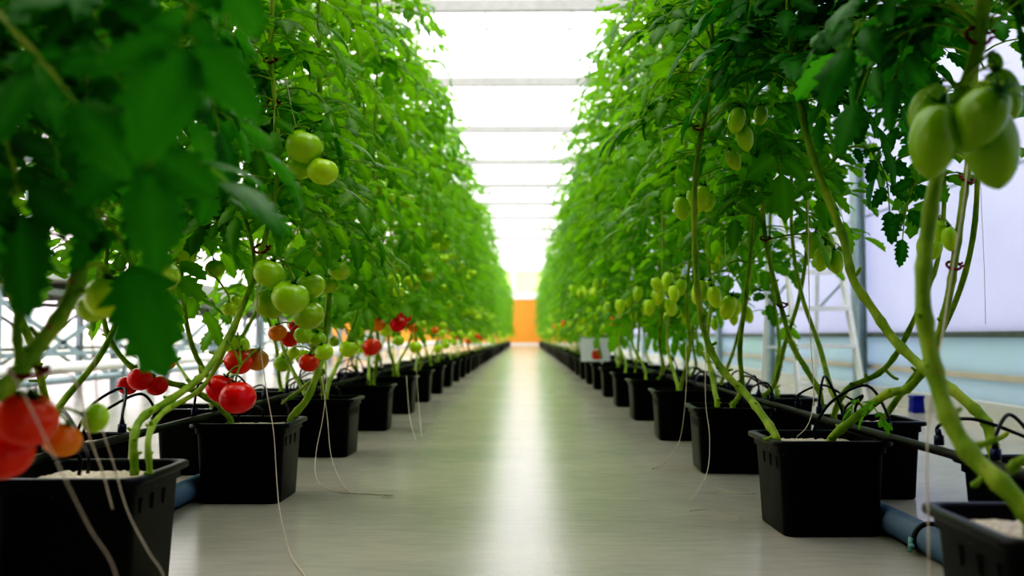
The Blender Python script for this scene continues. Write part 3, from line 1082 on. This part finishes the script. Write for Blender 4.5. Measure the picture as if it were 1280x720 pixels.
# right row -----------------------------------------------------------
hero_plant('thick upright tomato plant from the nearest visible right pot, carrying big green plum tomatoes',
           [[(1292, 640, 1.14), (1262, 615, 1.16), (1215, 570, 1.20), (1185, 520, 1.23), (1166, 455, 1.26), (1154, 380, 1.28), (1158, 300, 1.3), (1172, 215, 1.31), (1195, 140, 1.32), (1222, 60, 1.33), (1228, 0, 1.34), (1232, -150, 1.36), (1235, -400, 1.4), (1235, -700, 1.45)],
            [(1262, 588, 1.24), (1278, 575, 1.24), (1320, 560, 1.22)]],
           0.0125, kind='plum', scars=(0.35, 0.2), nubs=((0.19, 3.9, 0.03), (0.24, 0.1, 0.04), (0.13, 2.0, 0.012)), seed=21,
           foliage=[NF(81, P((1224, 50, 1.33), (1228, 0, 1.34), (1232, -150, 1.36), (1235, -400, 1.4), (1235, -700, 1.45)), 50, (0.18, 0.28), 0.085)],
           leaves=[dict(pts=[(1215, 50, 1.35), (1180, 30, 1.38), (1130, 40, 1.42), (1090, 80, 1.45), (1070, 130, 1.46)], size=0.085, shade=0.2, curl=0.4),
                   dict(pts=[(1220, 30, 1.3), (1170, -10, 1.3), (1120, -10, 1.3), (1080, 20, 1.3), (1060, 60, 1.3)], size=0.085, shade=0.15, curl=0.4),
                   dict(pts=[(1225, 20, 1.36), (1245, -5, 1.36), (1268, 10, 1.36), (1278, 40, 1.36)], size=0.06, shade=0.1, curl=0.4)],
           fruits=[dict(**{'from': (1205, 108, 1.32), 'hub': (1200, 108, 1.27)},
                        fruit=[(1168, 174, 30, 1.18, 'deep', (0.1, 0.12)), (1222, 150, 32, 1.16, 'deep', (0.95, -0.25)), (1240, 183, 33, 1.22, 'deep', (0.05, -0.25)), (1254, 118, 22, 1.26, 'deep', (0.1, -0.5)), (1160, 135, 22, 1.27, 'deep', (0.1, 0.5)), (1244, 78, 9, 1.3, 'deep')])])

hero_plant('tomato plant bending right from the second right pot, tied beside the thick stem',
           [[(1041, 545, 2.1), (1072, 520, 2.06), (1108, 493, 2.0), (1134, 486, 1.96), (1153, 464, 1.92), (1172, 425, 1.88), (1186, 370, 1.86), (1194, 320, 1.85), (1204, 250, 1.84), (1212, 190, 1.84), (1218, 100, 1.84), (1222, 0, 1.84), (1220, -200, 1.85)]],
           0.0095, kind='plum', nubs=((0.15, 1.3, 0.012), (0.42, 0.6, 0.015), (0.5, 2.6, 0.012)), scars=(0.22,), seed=22,
           foliage=[NF(92, P((1216, 140, 1.84), (1220, 60, 1.84), (1222, 0, 1.84), (1220, -250, 1.85)), 14, (0.12, 0.22), 0.07)],
           leaves=[dict(pts=[(1210, 200, 1.86), (1180, 190, 1.9), (1150, 215, 1.95), (1133, 260, 1.97), (1128, 300, 1.97)], size=0.055, shade=0.3, curl=0.4, up=Vector((0.1, -1, .3)))],
           shoots=[[(1100, 498, 2.0), (1088, 505, 1.98), (1080, 520, 1.98)], [(1090, 505, 2.02), (1100, 520, 2.0), (1104, 528, 2.0)], [(1080, 512, 2.04), (1070, 500, 2.04), (1062, 512, 2.04)]],
           fruits=[dict(**{'from': (1196, 300, 1.85), 'hub': (1178, 272, 1.88)}, fruit=[(1174, 288, 9, 1.86, 'green'), (1187, 298, 10, 1.84, 'green', (0, -0.2)), (1156, 308, 10, 1.92, 'green2', (0, 0.2)), (1169, 310, 9, 1.9, 'green')])])

hero_plant('tomato plant slanting from the second right pot toward the aisle with long bare stem',
           [[(969, 545, 2.14), (950, 515, 2.22), (930, 490, 2.3), (905, 465, 2.36), (886, 432, 2.4), (875, 385, 2.42), (870, 340, 2.43), (868, 280, 2.44), (869, 225, 2.44), (875, 175, 2.45), (890, 80, 2.46), (885, -40, 2.48), (885, -200, 2.5), (885, -340, 2.5)]],
           0.0095, kind='plum', nubs=((0.08, 3.6, 0.03), (0.3, 2.9, 0.014), (0.36, 0.3, 0.02), (0.42, 0.0, 0.012)), scars=(0.4,), seed=23,
           foliage=[FF(93, P((873, 190, 2.45), (890, 80, 2.46), (885, -40, 2.48), (885, -340, 2.5)), 46, (0.15, 0.26), 0.085)],
           fruits=[dict(**{'from': (876, 165, 2.45), 'hub': (912, 130, 2.4)}, fruit=[(921, 150, 11, 2.4, 'green', (0.1, 0.2)), (931, 172, 11, 2.42, 'green', (0.1, -0.3)), (917, 200, 9, 2.44, 'green2'), (951, 144, 9, 2.45, 'green2')]),
                   dict(**{'from': (889, 70, 2.46), 'hub': (860, 78, 2.5)}, fruit=[(867, 85, 6, 2.5, 'lime'), (851, 95, 8, 2.55, 'lime'), (858, 116, 6, 2.5, 'lime'), (846, 121, 6, 2.55, 'lime')])])

hero_plant('tomato plant of the nearest outer right pot, its long bare stem slanting up',
           [[(1243, 572, 1.74), (1236, 535, 1.76), (1222, 515, 1.78), (1190, 487, 1.82), (1152, 458, 1.88), (1118, 425, 1.93), (1090, 385, 1.97), (1066, 348, 2.0), (1055, 300, 2.03), (1034, 245, 2.06), (1014, 190, 2.1), (1000, 130, 2.13), (990, 60, 2.16), (985, -40, 2.2), (985, -200, 2.2), (985, -380, 2.25)]],
           0.0105, kind='plum', nubs=((0.1, 0.4, 0.03), (0.07, 2.4, 0.012), (0.5, 0.9, 0.025), (0.52, 1.7, 0.012)), scars=(0.42, 0.3), seed=24,
           foliage=[NF(94, P((1000, 130, 2.13), (990, 60, 2.16), (985, -40, 2.2), (985, -200, 2.2), (985, -380, 2.25)), 60, (0.18, 0.30), 0.09),
                    NF(95, P((1085, 110, 2.2), (1080, 0, 2.2), (1085, -150, 2.2), (1085, -350, 2.2)), 50, (0.18, 0.28), 0.085)],
           leaves=[dict(pts=[(1030, 215, 2.1), (1060, 185, 2.1), (1090, 190, 2.08), (1108, 225, 2.06), (1112, 265, 2.05)], size=0.075, shade=0.2, curl=0.3, up=Vector((0.1, -1, .3)))])

# a few stems of the outer right pots that show through the gap
hero_plant('slender tomato plant bent right from the second outer right pot behind the hose',
           [[(1043, 517, 2.72), (1050, 500, 2.70), (1062, 484, 2.68), (1098, 467, 2.64), (1120, 443, 2.6), (1140, 405, 2.56), (1160, 360, 2.55), (1174, 315, 2.54), (1180, 230, 2.54), (1165, 120, 2.55), (1150, 0, 2.55), (1150, -200, 2.55)]],
           0.0085, kind='plum', nubs=((0.3, 1.6, 0.015), (0.36, 5.5, 0.05)), scars=(0.28,), seed=25,
           foliage=[NF(96, P((1172, 170, 2.54), (1165, 120, 2.55), (1150, 0, 2.55), (1150, -200, 2.55)), 30, (0.16, 0.26), 0.08)])
hero_plant('slender tomato plant curving left from the second outer right pot, before the ladder',
           [[(1026, 518, 2.68), (1025, 492, 2.7), (1010, 465, 2.74), (990, 430, 2.78), (978, 390, 2.8), (965, 340, 2.82), (956, 290, 2.84), (950, 200, 2.85), (945, 80, 2.86), (945, -60, 2.88), (945, -250, 2.88)]],
           0.0085, kind='plum', nubs=((0.3, 2.6, 0.014), (0.2, 0.4, 0.012)), seed=26,
           foliage=[FF(97, P((956, 290, 2.84), (950, 200, 2.85), (945, 80, 2.86), (945, -60, 2.88), (945, -250, 2.88)), 46, (0.16, 0.28), 0.088)],
           fruits=[dict(**{'from': (958, 300, 2.84), 'hub': (1020, 292, 2.8)}, fruit=[(1018, 306, 11, 2.78, 'green'), (1028, 322, 11, 2.74, 'green', (0.1, 0.2)), (1045, 327, 10, 2.76, 'green', (0.1, -0.2)), (1034, 302, 9, 2.85, 'green2'), (1054, 318, 7, 2.86, 'green2')])])


# ------------------------------------------------------------------ watering lines and drain pipes
def hose(x, label, seed):
    rng = random.Random(seed)
    pts = []
    y = 0.75
    while y < 40:
        pts.append((x + rng.uniform(-0.006, 0.006), y, PH + 0.0095))
        y += 0.45
    mb = MB().tube(spline(pts, 3), 0.0088, 10)
    return tag(link('drip_hose', mb.mesh('drip_hose', M['hose'])), label, 'hose')


HX = {'left': -0.859, 'right': 0.779}
hose(HX['left'], 'long black watering hose lying on the rims of the left aisle pots', 5)
hose(HX['right'], 'long black watering hose lying on the rims of the right aisle pots', 6)

ring = MB().tube([(math.cos(a) * 0.0115, 0, math.sin(a) * 0.0115) for a in [2 * PI * k / 16 for k in range(17)]], 0.003, 6)
for side, rank, i, x, y in POTS:
    if i < 0 or i > 4 or (rank == 'outer' and i > 3):
        continue
    rng = random.Random(i * 7 + len(side) * 31 + len(rank))
    nth = ORD[max(i, 0)]
    for q in range(2):
        hx = HX[side]
        sy = y + (-0.10 if q == 0 else 0.09) + rng.uniform(-0.02, 0.02)
        a = Vector((hx, sy, PH + 0.026))
        b = Vector((x + rng.uniform(-0.05, 0.05) + (0.03 if x < hx else -0.03), y + rng.uniform(-0.05, 0.05) + (0.02 if q else -0.02), SUB + 0.004))
        hgt = rng.uniform(0.04, 0.10)
        m1 = a.lerp(b, 0.25) + Vector((rng.uniform(-.01, .01), rng.uniform(-.05, .05), hgt))
        m2 = a.lerp(b, 0.7) + Vector((0, rng.uniform(-.03, .03), hgt * 0.8))
        root = thing('drip_tube', 'thin black drip tube, %s of two in the %s pot of the %s %s line' % ('farther' if q else 'nearer', nth, 'inner' if rank == 'front' else 'outer', side),
                     'tube', a, 0, 'drip tubes between hose and pots')
        inv = inv_of(root)
        link('tube', MB().tube(spline([a, a + Vector((0, 0, 0.03)), m1, m2, b + Vector((0, 0, 0.03)), b], 6), 0.0033, 7).mesh('tube', M['tube']), root, inv)
        link('dripper', MB().tube([a + Vector((0, 0, -0.006)), a + Vector((0, 0, 0.012))], [0.009, 0.009], 10).tube([a + Vector((0, 0, 0.012)), a + Vector((0, 0, 0.024))], [0.006, 0.004], 8)
             .mesh('dripper', M['dripper']), root, inv)


def drain(x, y0, label, yc):
    r = 0.0285
    root = thing('drain_pipe', label, 'pipe', (x, y0, 0))
    inv = inv_of(root)
    o = link('pipe', MB().tube([(x, y0 + 0.002, r + 0.001), (x, y0, r + 0.001), (x, 40, r + 0.001)], [r * 0.8, r, r], 24).mesh('pipe', M['pipe']), root, inv)
    if yc:
        mb = MB()
        mb.tube([(x + math.cos(a) * (r + 0.003), yc, r + 0.001 + math.sin(a) * (r + 0.003)) for a in [-0.15 * PI + 1.3 * PI * k / 24 for k in range(25)]], 0.0055, 8)
        c = link('clamp', mb.mesh('clamp', M['tube']), root, inv)
        c['label'] = 'black pipe clamp'
        k = link('clamp_screw', MB().tube([(x - r - 0.012, yc - 0.012, r * 0.7), (x - r - 0.003, yc + 0.014, r * 0.6)], [0.006, 0.005], 8)
                 .tube([(x - r - 0.008, yc, r * 1.2), (x - r - 0.012, yc, 0.006)], [0.006, 0.004], 8).mesh('clamp_screw', M['clamp_green']), root, inv)
        k['label'] = 'greenish metal clamp screw'


drain(0.798, 0.85, 'grey-blue plastic drain pipe on the floor beside the right aisle pots', 1.93)
drain(-0.885, 1.2, 'grey-blue plastic drain pipe on the floor behind the left aisle pots', None)

# ------------------------------------------------------------------ plant clips
def clip(px, py, d, label, r=0.0135, tilt=0.9, rz=0.0):
    p = at(px, py, d)
    mb = MB()
    mb.tube([(math.cos(a) * r, math.sin(a) * r, 0) for a in [0.25 + (2 * PI - 0.5) * k / 20 for k in range(21)]], 0.0026, 7)
    mb.tube([(r * 0.96, r * 0.25, 0), (r * 1.5, r * 0.55, 0.002)], [0.0026, 0.0022], 6)
    mb.tube([(r * 0.96, -r * 0.25, 0), (r * 1.5, -r * 0.2, 0.002)], [0.0026, 0.0022], 6)
    o = tag(link('plant_clip', mb.mesh('plant_clip', M['clip'])), label, 'clip')
    o.location = p
    o.rotation_euler = (tilt, 0, rz)


clip(32, 464, 1.075, 'dark red plant clip on the thick leaning stem at the far left', 0.0165, 0.35, 0.5)
clip(326, 311, 2.09, 'dark red ring clip on the stem just above the green tomato cluster', 0.0145, 0.8)
clip(338, 271, 2.11, 'dark red ring clip, second above the clipped green tomato cluster', 0.0145, 0.8, 0.6)
clip(341, 130, 2.165, 'dark red ring clip above the upper green tomatoes of the clipped left plant', 0.0135, 1.1)
clip(337, 75, 2.195, 'topmost dark red ring clip on the clipped left plant', 0.0135, 0.7)
clip(411, 312, 2.785, 'small dark red clip on the stem above the mixed coloured tomatoes', 0.013, 0.8)
clip(1223, 45, 1.33, 'large dark red ring clip above the big green plum tomatoes', 0.016, 1.1)
clip(1208, 224, 1.84, 'dark red clip with loose end on the tied right stem, upper of two', 0.013, 0.7, 0.5)
clip(1192, 332, 1.853, 'dark red clip low on the tied right stem, below the small plum cluster', 0.013, 0.7)
clip(1000, 92, 2.145, 'dark red clip among shaded leaves at the top of the long slanting stem', 0.014, 0.8)
clip(956, 298, 2.84, 'dark red clip on the slender stem beside the ladder, upper of two', 0.013, 0.6)
clip(977, 381, 2.80, 'dark red clip on the slender stem beside the ladder, lower of two', 0.013, 0.6)
clip(873, 160, 2.45, 'dark red clip where the long bare aisle stem enters the leaves', 0.013, 0.6)

# ------------------------------------------------------------------ twines
def twine(pts, label, r=0.0011, group=None):
    w = path(pts)
    w = [Vector((p.x, p.y, max(p.z, r + 0.0005))) for p in w]
    q = [Vector((p.x, p.y, max(p.z, r + 0.0005))) for p in spline(w, 6)]
    return tag(link('twine', MB().tube(q, r, 5).mesh('twine', M['twine'])), label, 'twine', group)


twine([(357, 95, 2.16), (368, 150, 2.13), (385, 200, 2.2)], 'short taut white twine above the upper green tomatoes', 0.0010)
twine([(322, 330, 2.06), (322, 400, 2.04), (332, 480, 1.97), (342, 540, 1.95), (346, 600, 1.93), (350, 640, 1.90), (362, 690, 1.87), (380, 722, 1.75), (400, 750, 1.6)],
      'long loose twine hanging in front of the second left pot down to the floor', 0.0012)
twine([(110, 400, 1.2), (118, 450, 1.22), (124, 520, 1.22), (142, 580, 1.24), (160, 640, 1.22), (186, 690, 1.2), (206, 725, 1.2), (212, 800, 1.2), (222, 900, 1.2), (240, 905, 1.16)],
      'thin twine hanging in front of the nearest left pot beside its stem', 0.0010)
twine([(-10, 430, 0.93), (20, 475, 0.93), (48, 530, 0.93), (82, 600, 0.93), (112, 660, 0.93), (146, 722, 0.93), (160, 850, 0.93), (168, 1000, 0.93), (190, 1030, 0.9)],
      'thick blurred twine in front of the orange tomato and the nearest left pot', 0.0009)
twine([(50, 470, 1.12), (80, 465, 1.15), (98, 485, 1.17), (110, 540, 1.18), (128, 590, 1.18), (141, 637, 1.18)], 'pale twine curling off the red clip with its cut end in mid air', 0.0012)
twine([(409, 470, 3.0), (404, 520, 2.95), (396, 560, 2.85), (394, 590, 2.75), (402, 607, 2.7), (425, 617, 2.66), (455, 619, 2.64), (484, 621, 2.62), (494, 626, 2.6), (485, 630, 2.58), (476, 624, 2.61)],
      'twine falling past the third left pot and curling in a loop on the floor', 0.0013)
twine([(402, 470, 3.0), (409, 520, 2.95), (414, 570, 2.8), (428, 605, 2.7), (442, 617, 2.655), (470, 622, 2.63)], 'straight twine crossing the looped one in front of the third left pot', 0.0013)
twine([(1212, 150, 1.6), (1206, 240, 1.5), (1190, 340, 1.4), (1176, 430, 1.3), (1165, 490, 1.25), (1159, 560, 1.22), (1160, 640, 1.2), (1162, 730, 1.2), (1165, 830, 1.2), (1168, 880, 1.2), (1150, 890, 1.15)],
      'cream twine hanging beside the thick upright stem in front of the nearest right pot', 0.0013)
twine([(1222, 120, 1.95), (1226, 240, 1.97), (1230, 330, 1.98), (1232, 405, 2.0)], 'very thin twine hanging free against the pale wall', 0.0006)
twine([(882, 420, 2.95), (882, 500, 2.85), (887, 545, 2.75), (884, 590, 2.62), (866, 629, 2.53)], 'twine hanging down the front of the third right pot to the floor', 0.0013)
twine([(857, 430, 3.4), (858, 480, 3.3), (851, 545, 3.2), (835, 575, 3.16), (815, 588, 3.14)], 'twine falling at the corner of the fourth right pot to the floor', 0.0013)
twine([(895, 611, 2.75), (912, 617, 2.68), (930, 619, 2.66), (945, 618, 2.67)], 'short white twine end lying on the floor beside the second right pot', 0.0013)
twine([(862, 640, 2.4), (885, 637, 2.42), (905, 648, 2.34), (927, 651, 2.3)], 'loose thin twine scrap lying in the aisle before the second right pot', 0.0009)
twine([(996, 546, 2.15), (1008, 534, 2.16), (1015, 515, 2.18), (1017, 480, 2.2), (1012, 400, 2.25), (1010, 250, 2.3)], 'cream twine dropping into the granules of the second right pot', 0.0011)
twine([(520, 552, 3.55), (512, 520, 3.8), (508, 470, 4.0)], 'twine hanging past the fourth left pot', 0.0014)
twine([(527, 545, 3.95), (523, 500, 4.4), (519, 440, 4.6)], 'twine hanging past the fifth left pot', 0.0014)
# upright training twines from the wires down to the plants
for side in ('left', 'right'):
    for k in range(9):
        rng = random.Random(k + (90 if side == 'left' else 190))
        x = (LINE_L if side == 'left' else LINE_R) + rng.uniform(0.03, 0.12) * (1 if side == 'left' else -1)
        y = 2.9 + 0.95 * k + rng.uniform(-0.2, 0.2)
        mb = MB().tube([(x, y, 0.45 + rng.uniform(0, 0.2)), (x + 0.01, y + 0.02, 1.2), (x - 0.01, y, 2.55)], 0.0011, 5)
        tag(link('twine', mb.mesh('twine', M['twine'])), 'upright training twine running up through the leaves of the %s row' % side, 'twine', 'training twines of the %s row' % side)
for x, lab in ((LINE_L, 'left aisle'), (LINE_R, 'right aisle')):
    tag(link('support_wire', MB().tube([(x, Y0, 2.56), (x, Y1, 2.56)], 0.002, 6).mesh('support_wire', M['steel'])), 'thin steel support wire running above the %s row of plants' % lab, 'wire')

# ------------------------------------------------------------------ ladder by the wall
root = thing('step_ladder', 'white step ladder standing open beside the pale right wall', 'ladder', (2.0, 6.3, 0))
inv = inv_of(root)
def lad(z, s, rear=False):
    cx = 1.995 - 0.035 * z
    hwid = 0.21 - 0.03 * z if not rear else 0.20 - 0.025 * z
    y = 6.3 + 0.28 * z if not rear else 7.35 - 0.32 * z
    return Vector((cx + s * hwid, y, z))
for s in (-1, 1):
    link('rail', MB().bar(lad(0.0, s), lad(1.74, s), 0.026, 0.06).mesh('rail', M['ladder'], False), root, inv)
    link('rear_leg', MB().bar(lad(0.0, s, True), lad(1.70, s, True), 0.022, 0.03).mesh('rear_leg', M['ladder'], False), root, inv)
for k in range(6):
    z = 0.115 + 0.25 * k
    a, c = lad(z, -1), lad(z, 1)
    link('rung', MB().box((a.x, a.y - 0.035, z - 0.014), (c.x, a.y + 0.035, z + 0.014)).mesh('rung', M['ladder'], False), root, inv)
a, c = lad(1.74, -1), lad(1.74, 1)
link('top_cap', MB().box((a.x - 0.03, a.y - 0.07, 1.74), (c.x + 0.03, a.y + 0.09, 1.78)).mesh('top_cap', M['ladder'], False), root, inv)
for s in (-1, 1):
    link('brace', MB().bar(lad(0.80, s), lad(0.62, s, True), 0.008, 0.016).mesh('brace', M['steel'], False), root, inv)
link('rear_bar', MB().bar(lad(0.35, -1, True), lad(0.35, 1, True), 0.02, 0.02).mesh('rear_bar', M['ladder'], False), root, inv)

# small blue box on the floor by the wall
root = thing('bait_box', 'small blue plastic box on the floor by the right wall', 'box', (2.215, 5.5, 0))
inv = inv_of(root)
mb = MB()
loft(mb, [[(2.215 + p[0], 5.5 + p[1], p[2]) for p in rrect(w_, 0.04, 0.008, z_)] for w_, z_ in ((0.033, 0.0), (0.034, 0.004), (0.029, 0.078), (0.026, 0.082))], True, True)
link('box_body', mb.mesh('box_body', M['blue']), root, inv)
mb = MB()
loft(mb, [[(2.215 + p[0], 5.5 + p[1], p[2]) for p in rrect(w_, 0.046, 0.008, z_)] for w_, z_ in ((0.026, 0.082), (0.033, 0.083), (0.033, 0.093), (0.028, 0.097))], True, True)
link('lid', mb.mesh('lid', M['blue']), root, inv)

# ------------------------------------------------------------------ picture cards on stakes
def card(x, y, z0, wd_, hg, label, sx, tilt=0.0, ground=SUB):
    root = thing('plant_sign', label, 'sign', (x, y, 0))
    inv = inv_of(root)
    R = Matrix.Rotation(tilt, 3, 'Y')
    c = Vector((x, y, z0 + hg / 2))
    T = lambda vs: [c + R @ (Vector(v) - c) for v in vs]
    def bx(lo, hi):
        m = MB().box(lo, hi)
        m.v = [tuple(p) for p in T(m.v)]
        return m
    link('board', bx((x - wd_ / 2, y - 0.003, z0), (x + wd_ / 2, y + 0.003, z0 + hg)).mesh('board', M['card'], False), root, inv)
    # printed tomato with its leaf, lower right of the middle
    pw = wd_ * 0.32
    mb = MB()
    vs = [(x + wd_ * 0.04 + pw * 0.5 * math.copysign(abs(math.cos(a)) ** 0.6, math.cos(a)), y - 0.0035, z0 + hg * 0.28 + pw * 0.5 * math.copysign(abs(math.sin(a)) ** 0.6, math.sin(a)))
          for a in [2 * PI * k / 28 for k in range(28)]]
    mb.add(T(vs), [tuple(range(28))])
    p = link('printed_picture', mb.mesh('printed_picture', M['cardred'], False), root, inv)
    p['label'] = 'red tomato picture'
    mb = MB()
    cx, cz = x + wd_ * 0.07, z0 + hg * 0.36
    vs = [(cx + (pw * 0.26 if k % 2 else pw * 0.09) * math.cos(PI * k / 5), y - 0.0042, cz + (pw * 0.26 if k % 2 else pw * 0.09) * math.sin(PI * k / 5)) for k in range(10)]
    mb.add(T(vs), [tuple(range(10))])
    p = link('printed_leaf', mb.mesh('printed_leaf', M['cardgreen'], False), root, inv)
    p['label'] = 'green leaf star printed on it'
    link('stake', MB().tube([(sx, y + 0.012, ground), (sx, y + 0.012, z0 + hg * 0.6)], 0.006, 6).mesh('stake', M['white_trim']), root, inv)


card(0.565, 7.80, 0.225, 0.235, 0.19, 'white card with a red tomato picture standing over the right aisle pots', 0.62)
card(-1.22, 7.45, 0.24, 0.21, 0.22, 'white tilted card with a red tomato picture behind the left pots', -1.15, 0.18)

# ------------------------------------------------------------------ growing benches and white pipe beyond the left row
BN = ['nearest', 'second', 'third', 'fourth', 'fifth']
for k in range(5):
    y0, y1 = 3.6 + 4.0 * k, 7.5 + 4.0 * k
    x0, x1 = -4.5, -3.05
    root = thing('growing_bench', 'long grey metal growing bench on cross-braced legs beyond the left plants, %s of the line' % BN[k], 'bench', (-3.8, (y0 + y1) / 2, 0))
    inv = inv_of(root)
    mb = MB().box((x0, y0, 0.80), (x1, y1, 0.83))
    mb.box((x1 - 0.03, y0, 0.83), (x1, y1, 0.92)).box((x0, y0, 0.83), (x0 + 0.03, y1, 0.92))
    link('bench_top', mb.mesh('bench_top', M['bench'], False), root, inv)
    mb = MB()
    for j in range(6):
        yy = lerp(y0 + 0.1, y1 - 0.1, j / 5)
        mb.box((x0, yy - 0.02, 0.74), (x1, yy + 0.02, 0.80))
    mb.box((x1 - 0.06, y0, 0.70), (x1 - 0.02, y1, 0.74)).box((x0 + 0.02, y0, 0.70), (x0 + 0.06, y1, 0.74))
    link('bench_frame', mb.mesh('bench_frame', M['rail_dark'], False), root, inv)
    for xx in (x0 + 0.04, x1 - 0.04):
        for yy in (y0 + 0.3, (y0 + y1) / 2, y1 - 0.3):
            link('leg', MB().box((xx - 0.025, yy - 0.03, 0), (xx + 0.025, yy + 0.03, 0.70)).mesh('leg', M['steel'], False), root, inv)
        for ya, yb in ((y0 + 0.3, (y0 + y1) / 2), ((y0 + y1) / 2, y1 - 0.3)):
            for za, zb in ((0.12, 0.66), (0.66, 0.12)):
                link('brace', MB().bar((xx, ya, za), (xx, yb, zb), 0.012, 0.03).mesh('brace', M['steel'], False), root, inv)
        link('lower_rail', MB().box((xx - 0.015, y0 + 0.3, 0.30), (xx + 0.015, y1 - 0.3, 0.33)).mesh('lower_rail', M['steel'], False), root, inv)

root = thing('heating_pipe', 'long white heating pipe on short stands in front of the benches', 'pipe', (-2.8, 3, 0))
inv = inv_of(root)
link('pipe', MB().tube([(-2.8, 1.5, 0.24), (-2.8, 40, 0.24)], 0.035, 14).mesh('pipe', M['whitepipe']), root, inv)
p = link('return_pipe', MB().tube([(-2.8, 1.5, 0.165), (-2.8, 40, 0.165)], 0.022, 12).mesh('return_pipe', M['steel']), root, inv)
p['label'] = 'thin grey-blue return pipe'
for k in range(10):
    y = 2.6 + 4.0 * k
    link('stand', MB().box((-2.775, y - 0.015, 0), (-2.755, y + 0.015, 0.24)).mesh('stand', M['steel'], False), root, inv)

# ------------------------------------------------------------------ light, world, view
sun_d = D.lights.new('sun', 'SUN')
sun_d.energy = 3.4
sun_d.angle = math.radians(35)
sun_d.color = (1.0, 0.97, 0.90)
sun = D.objects.new('sun', sun_d)
COL.objects.link(sun)
sun.rotation_euler = Vector((-0.75, 0.12, -0.8)).to_track_quat('-Z', 'Y').to_euler()

wd = D.worlds.new('world')
sc.world = wd
wd.use_nodes = True
nt = wd.node_tree
bg = nt.nodes['Background']
bg.inputs['Color'].default_value = (1.0, 0.985, 0.97, 1)
bg.inputs['Strength'].default_value = 2.2
sc.view_settings.view_transform = 'Standard'
sc.view_settings.look = 'None'
sc.view_settings.exposure = 0.36
sc.view_settings.use_curve_mapping = True
cm = sc.view_settings.curve_mapping
cv = cm.curves[3]
cv.points[0].location = (0.0, 0.0)
cv.points[1].location = (1.0, 1.0)
for px_, py_ in ((0.016, 0.004), (0.05, 0.036), (0.25, 0.30), (0.55, 0.72), (0.8, 0.96)):
    cv.points.new(px_, py_)
cm.update()
sc.cycles.use_denoising = True
sc.cycles.max_bounces = 10
sc.cycles.diffuse_bounces = 5
sc.cycles.transmission_bounces = 6
sc.cycles.transparent_max_bounces = 12
sc.cycles.caustics_reflective = False
sc.cycles.caustics_refractive = False
sc.cycles.sample_clamp_indirect = 6.0
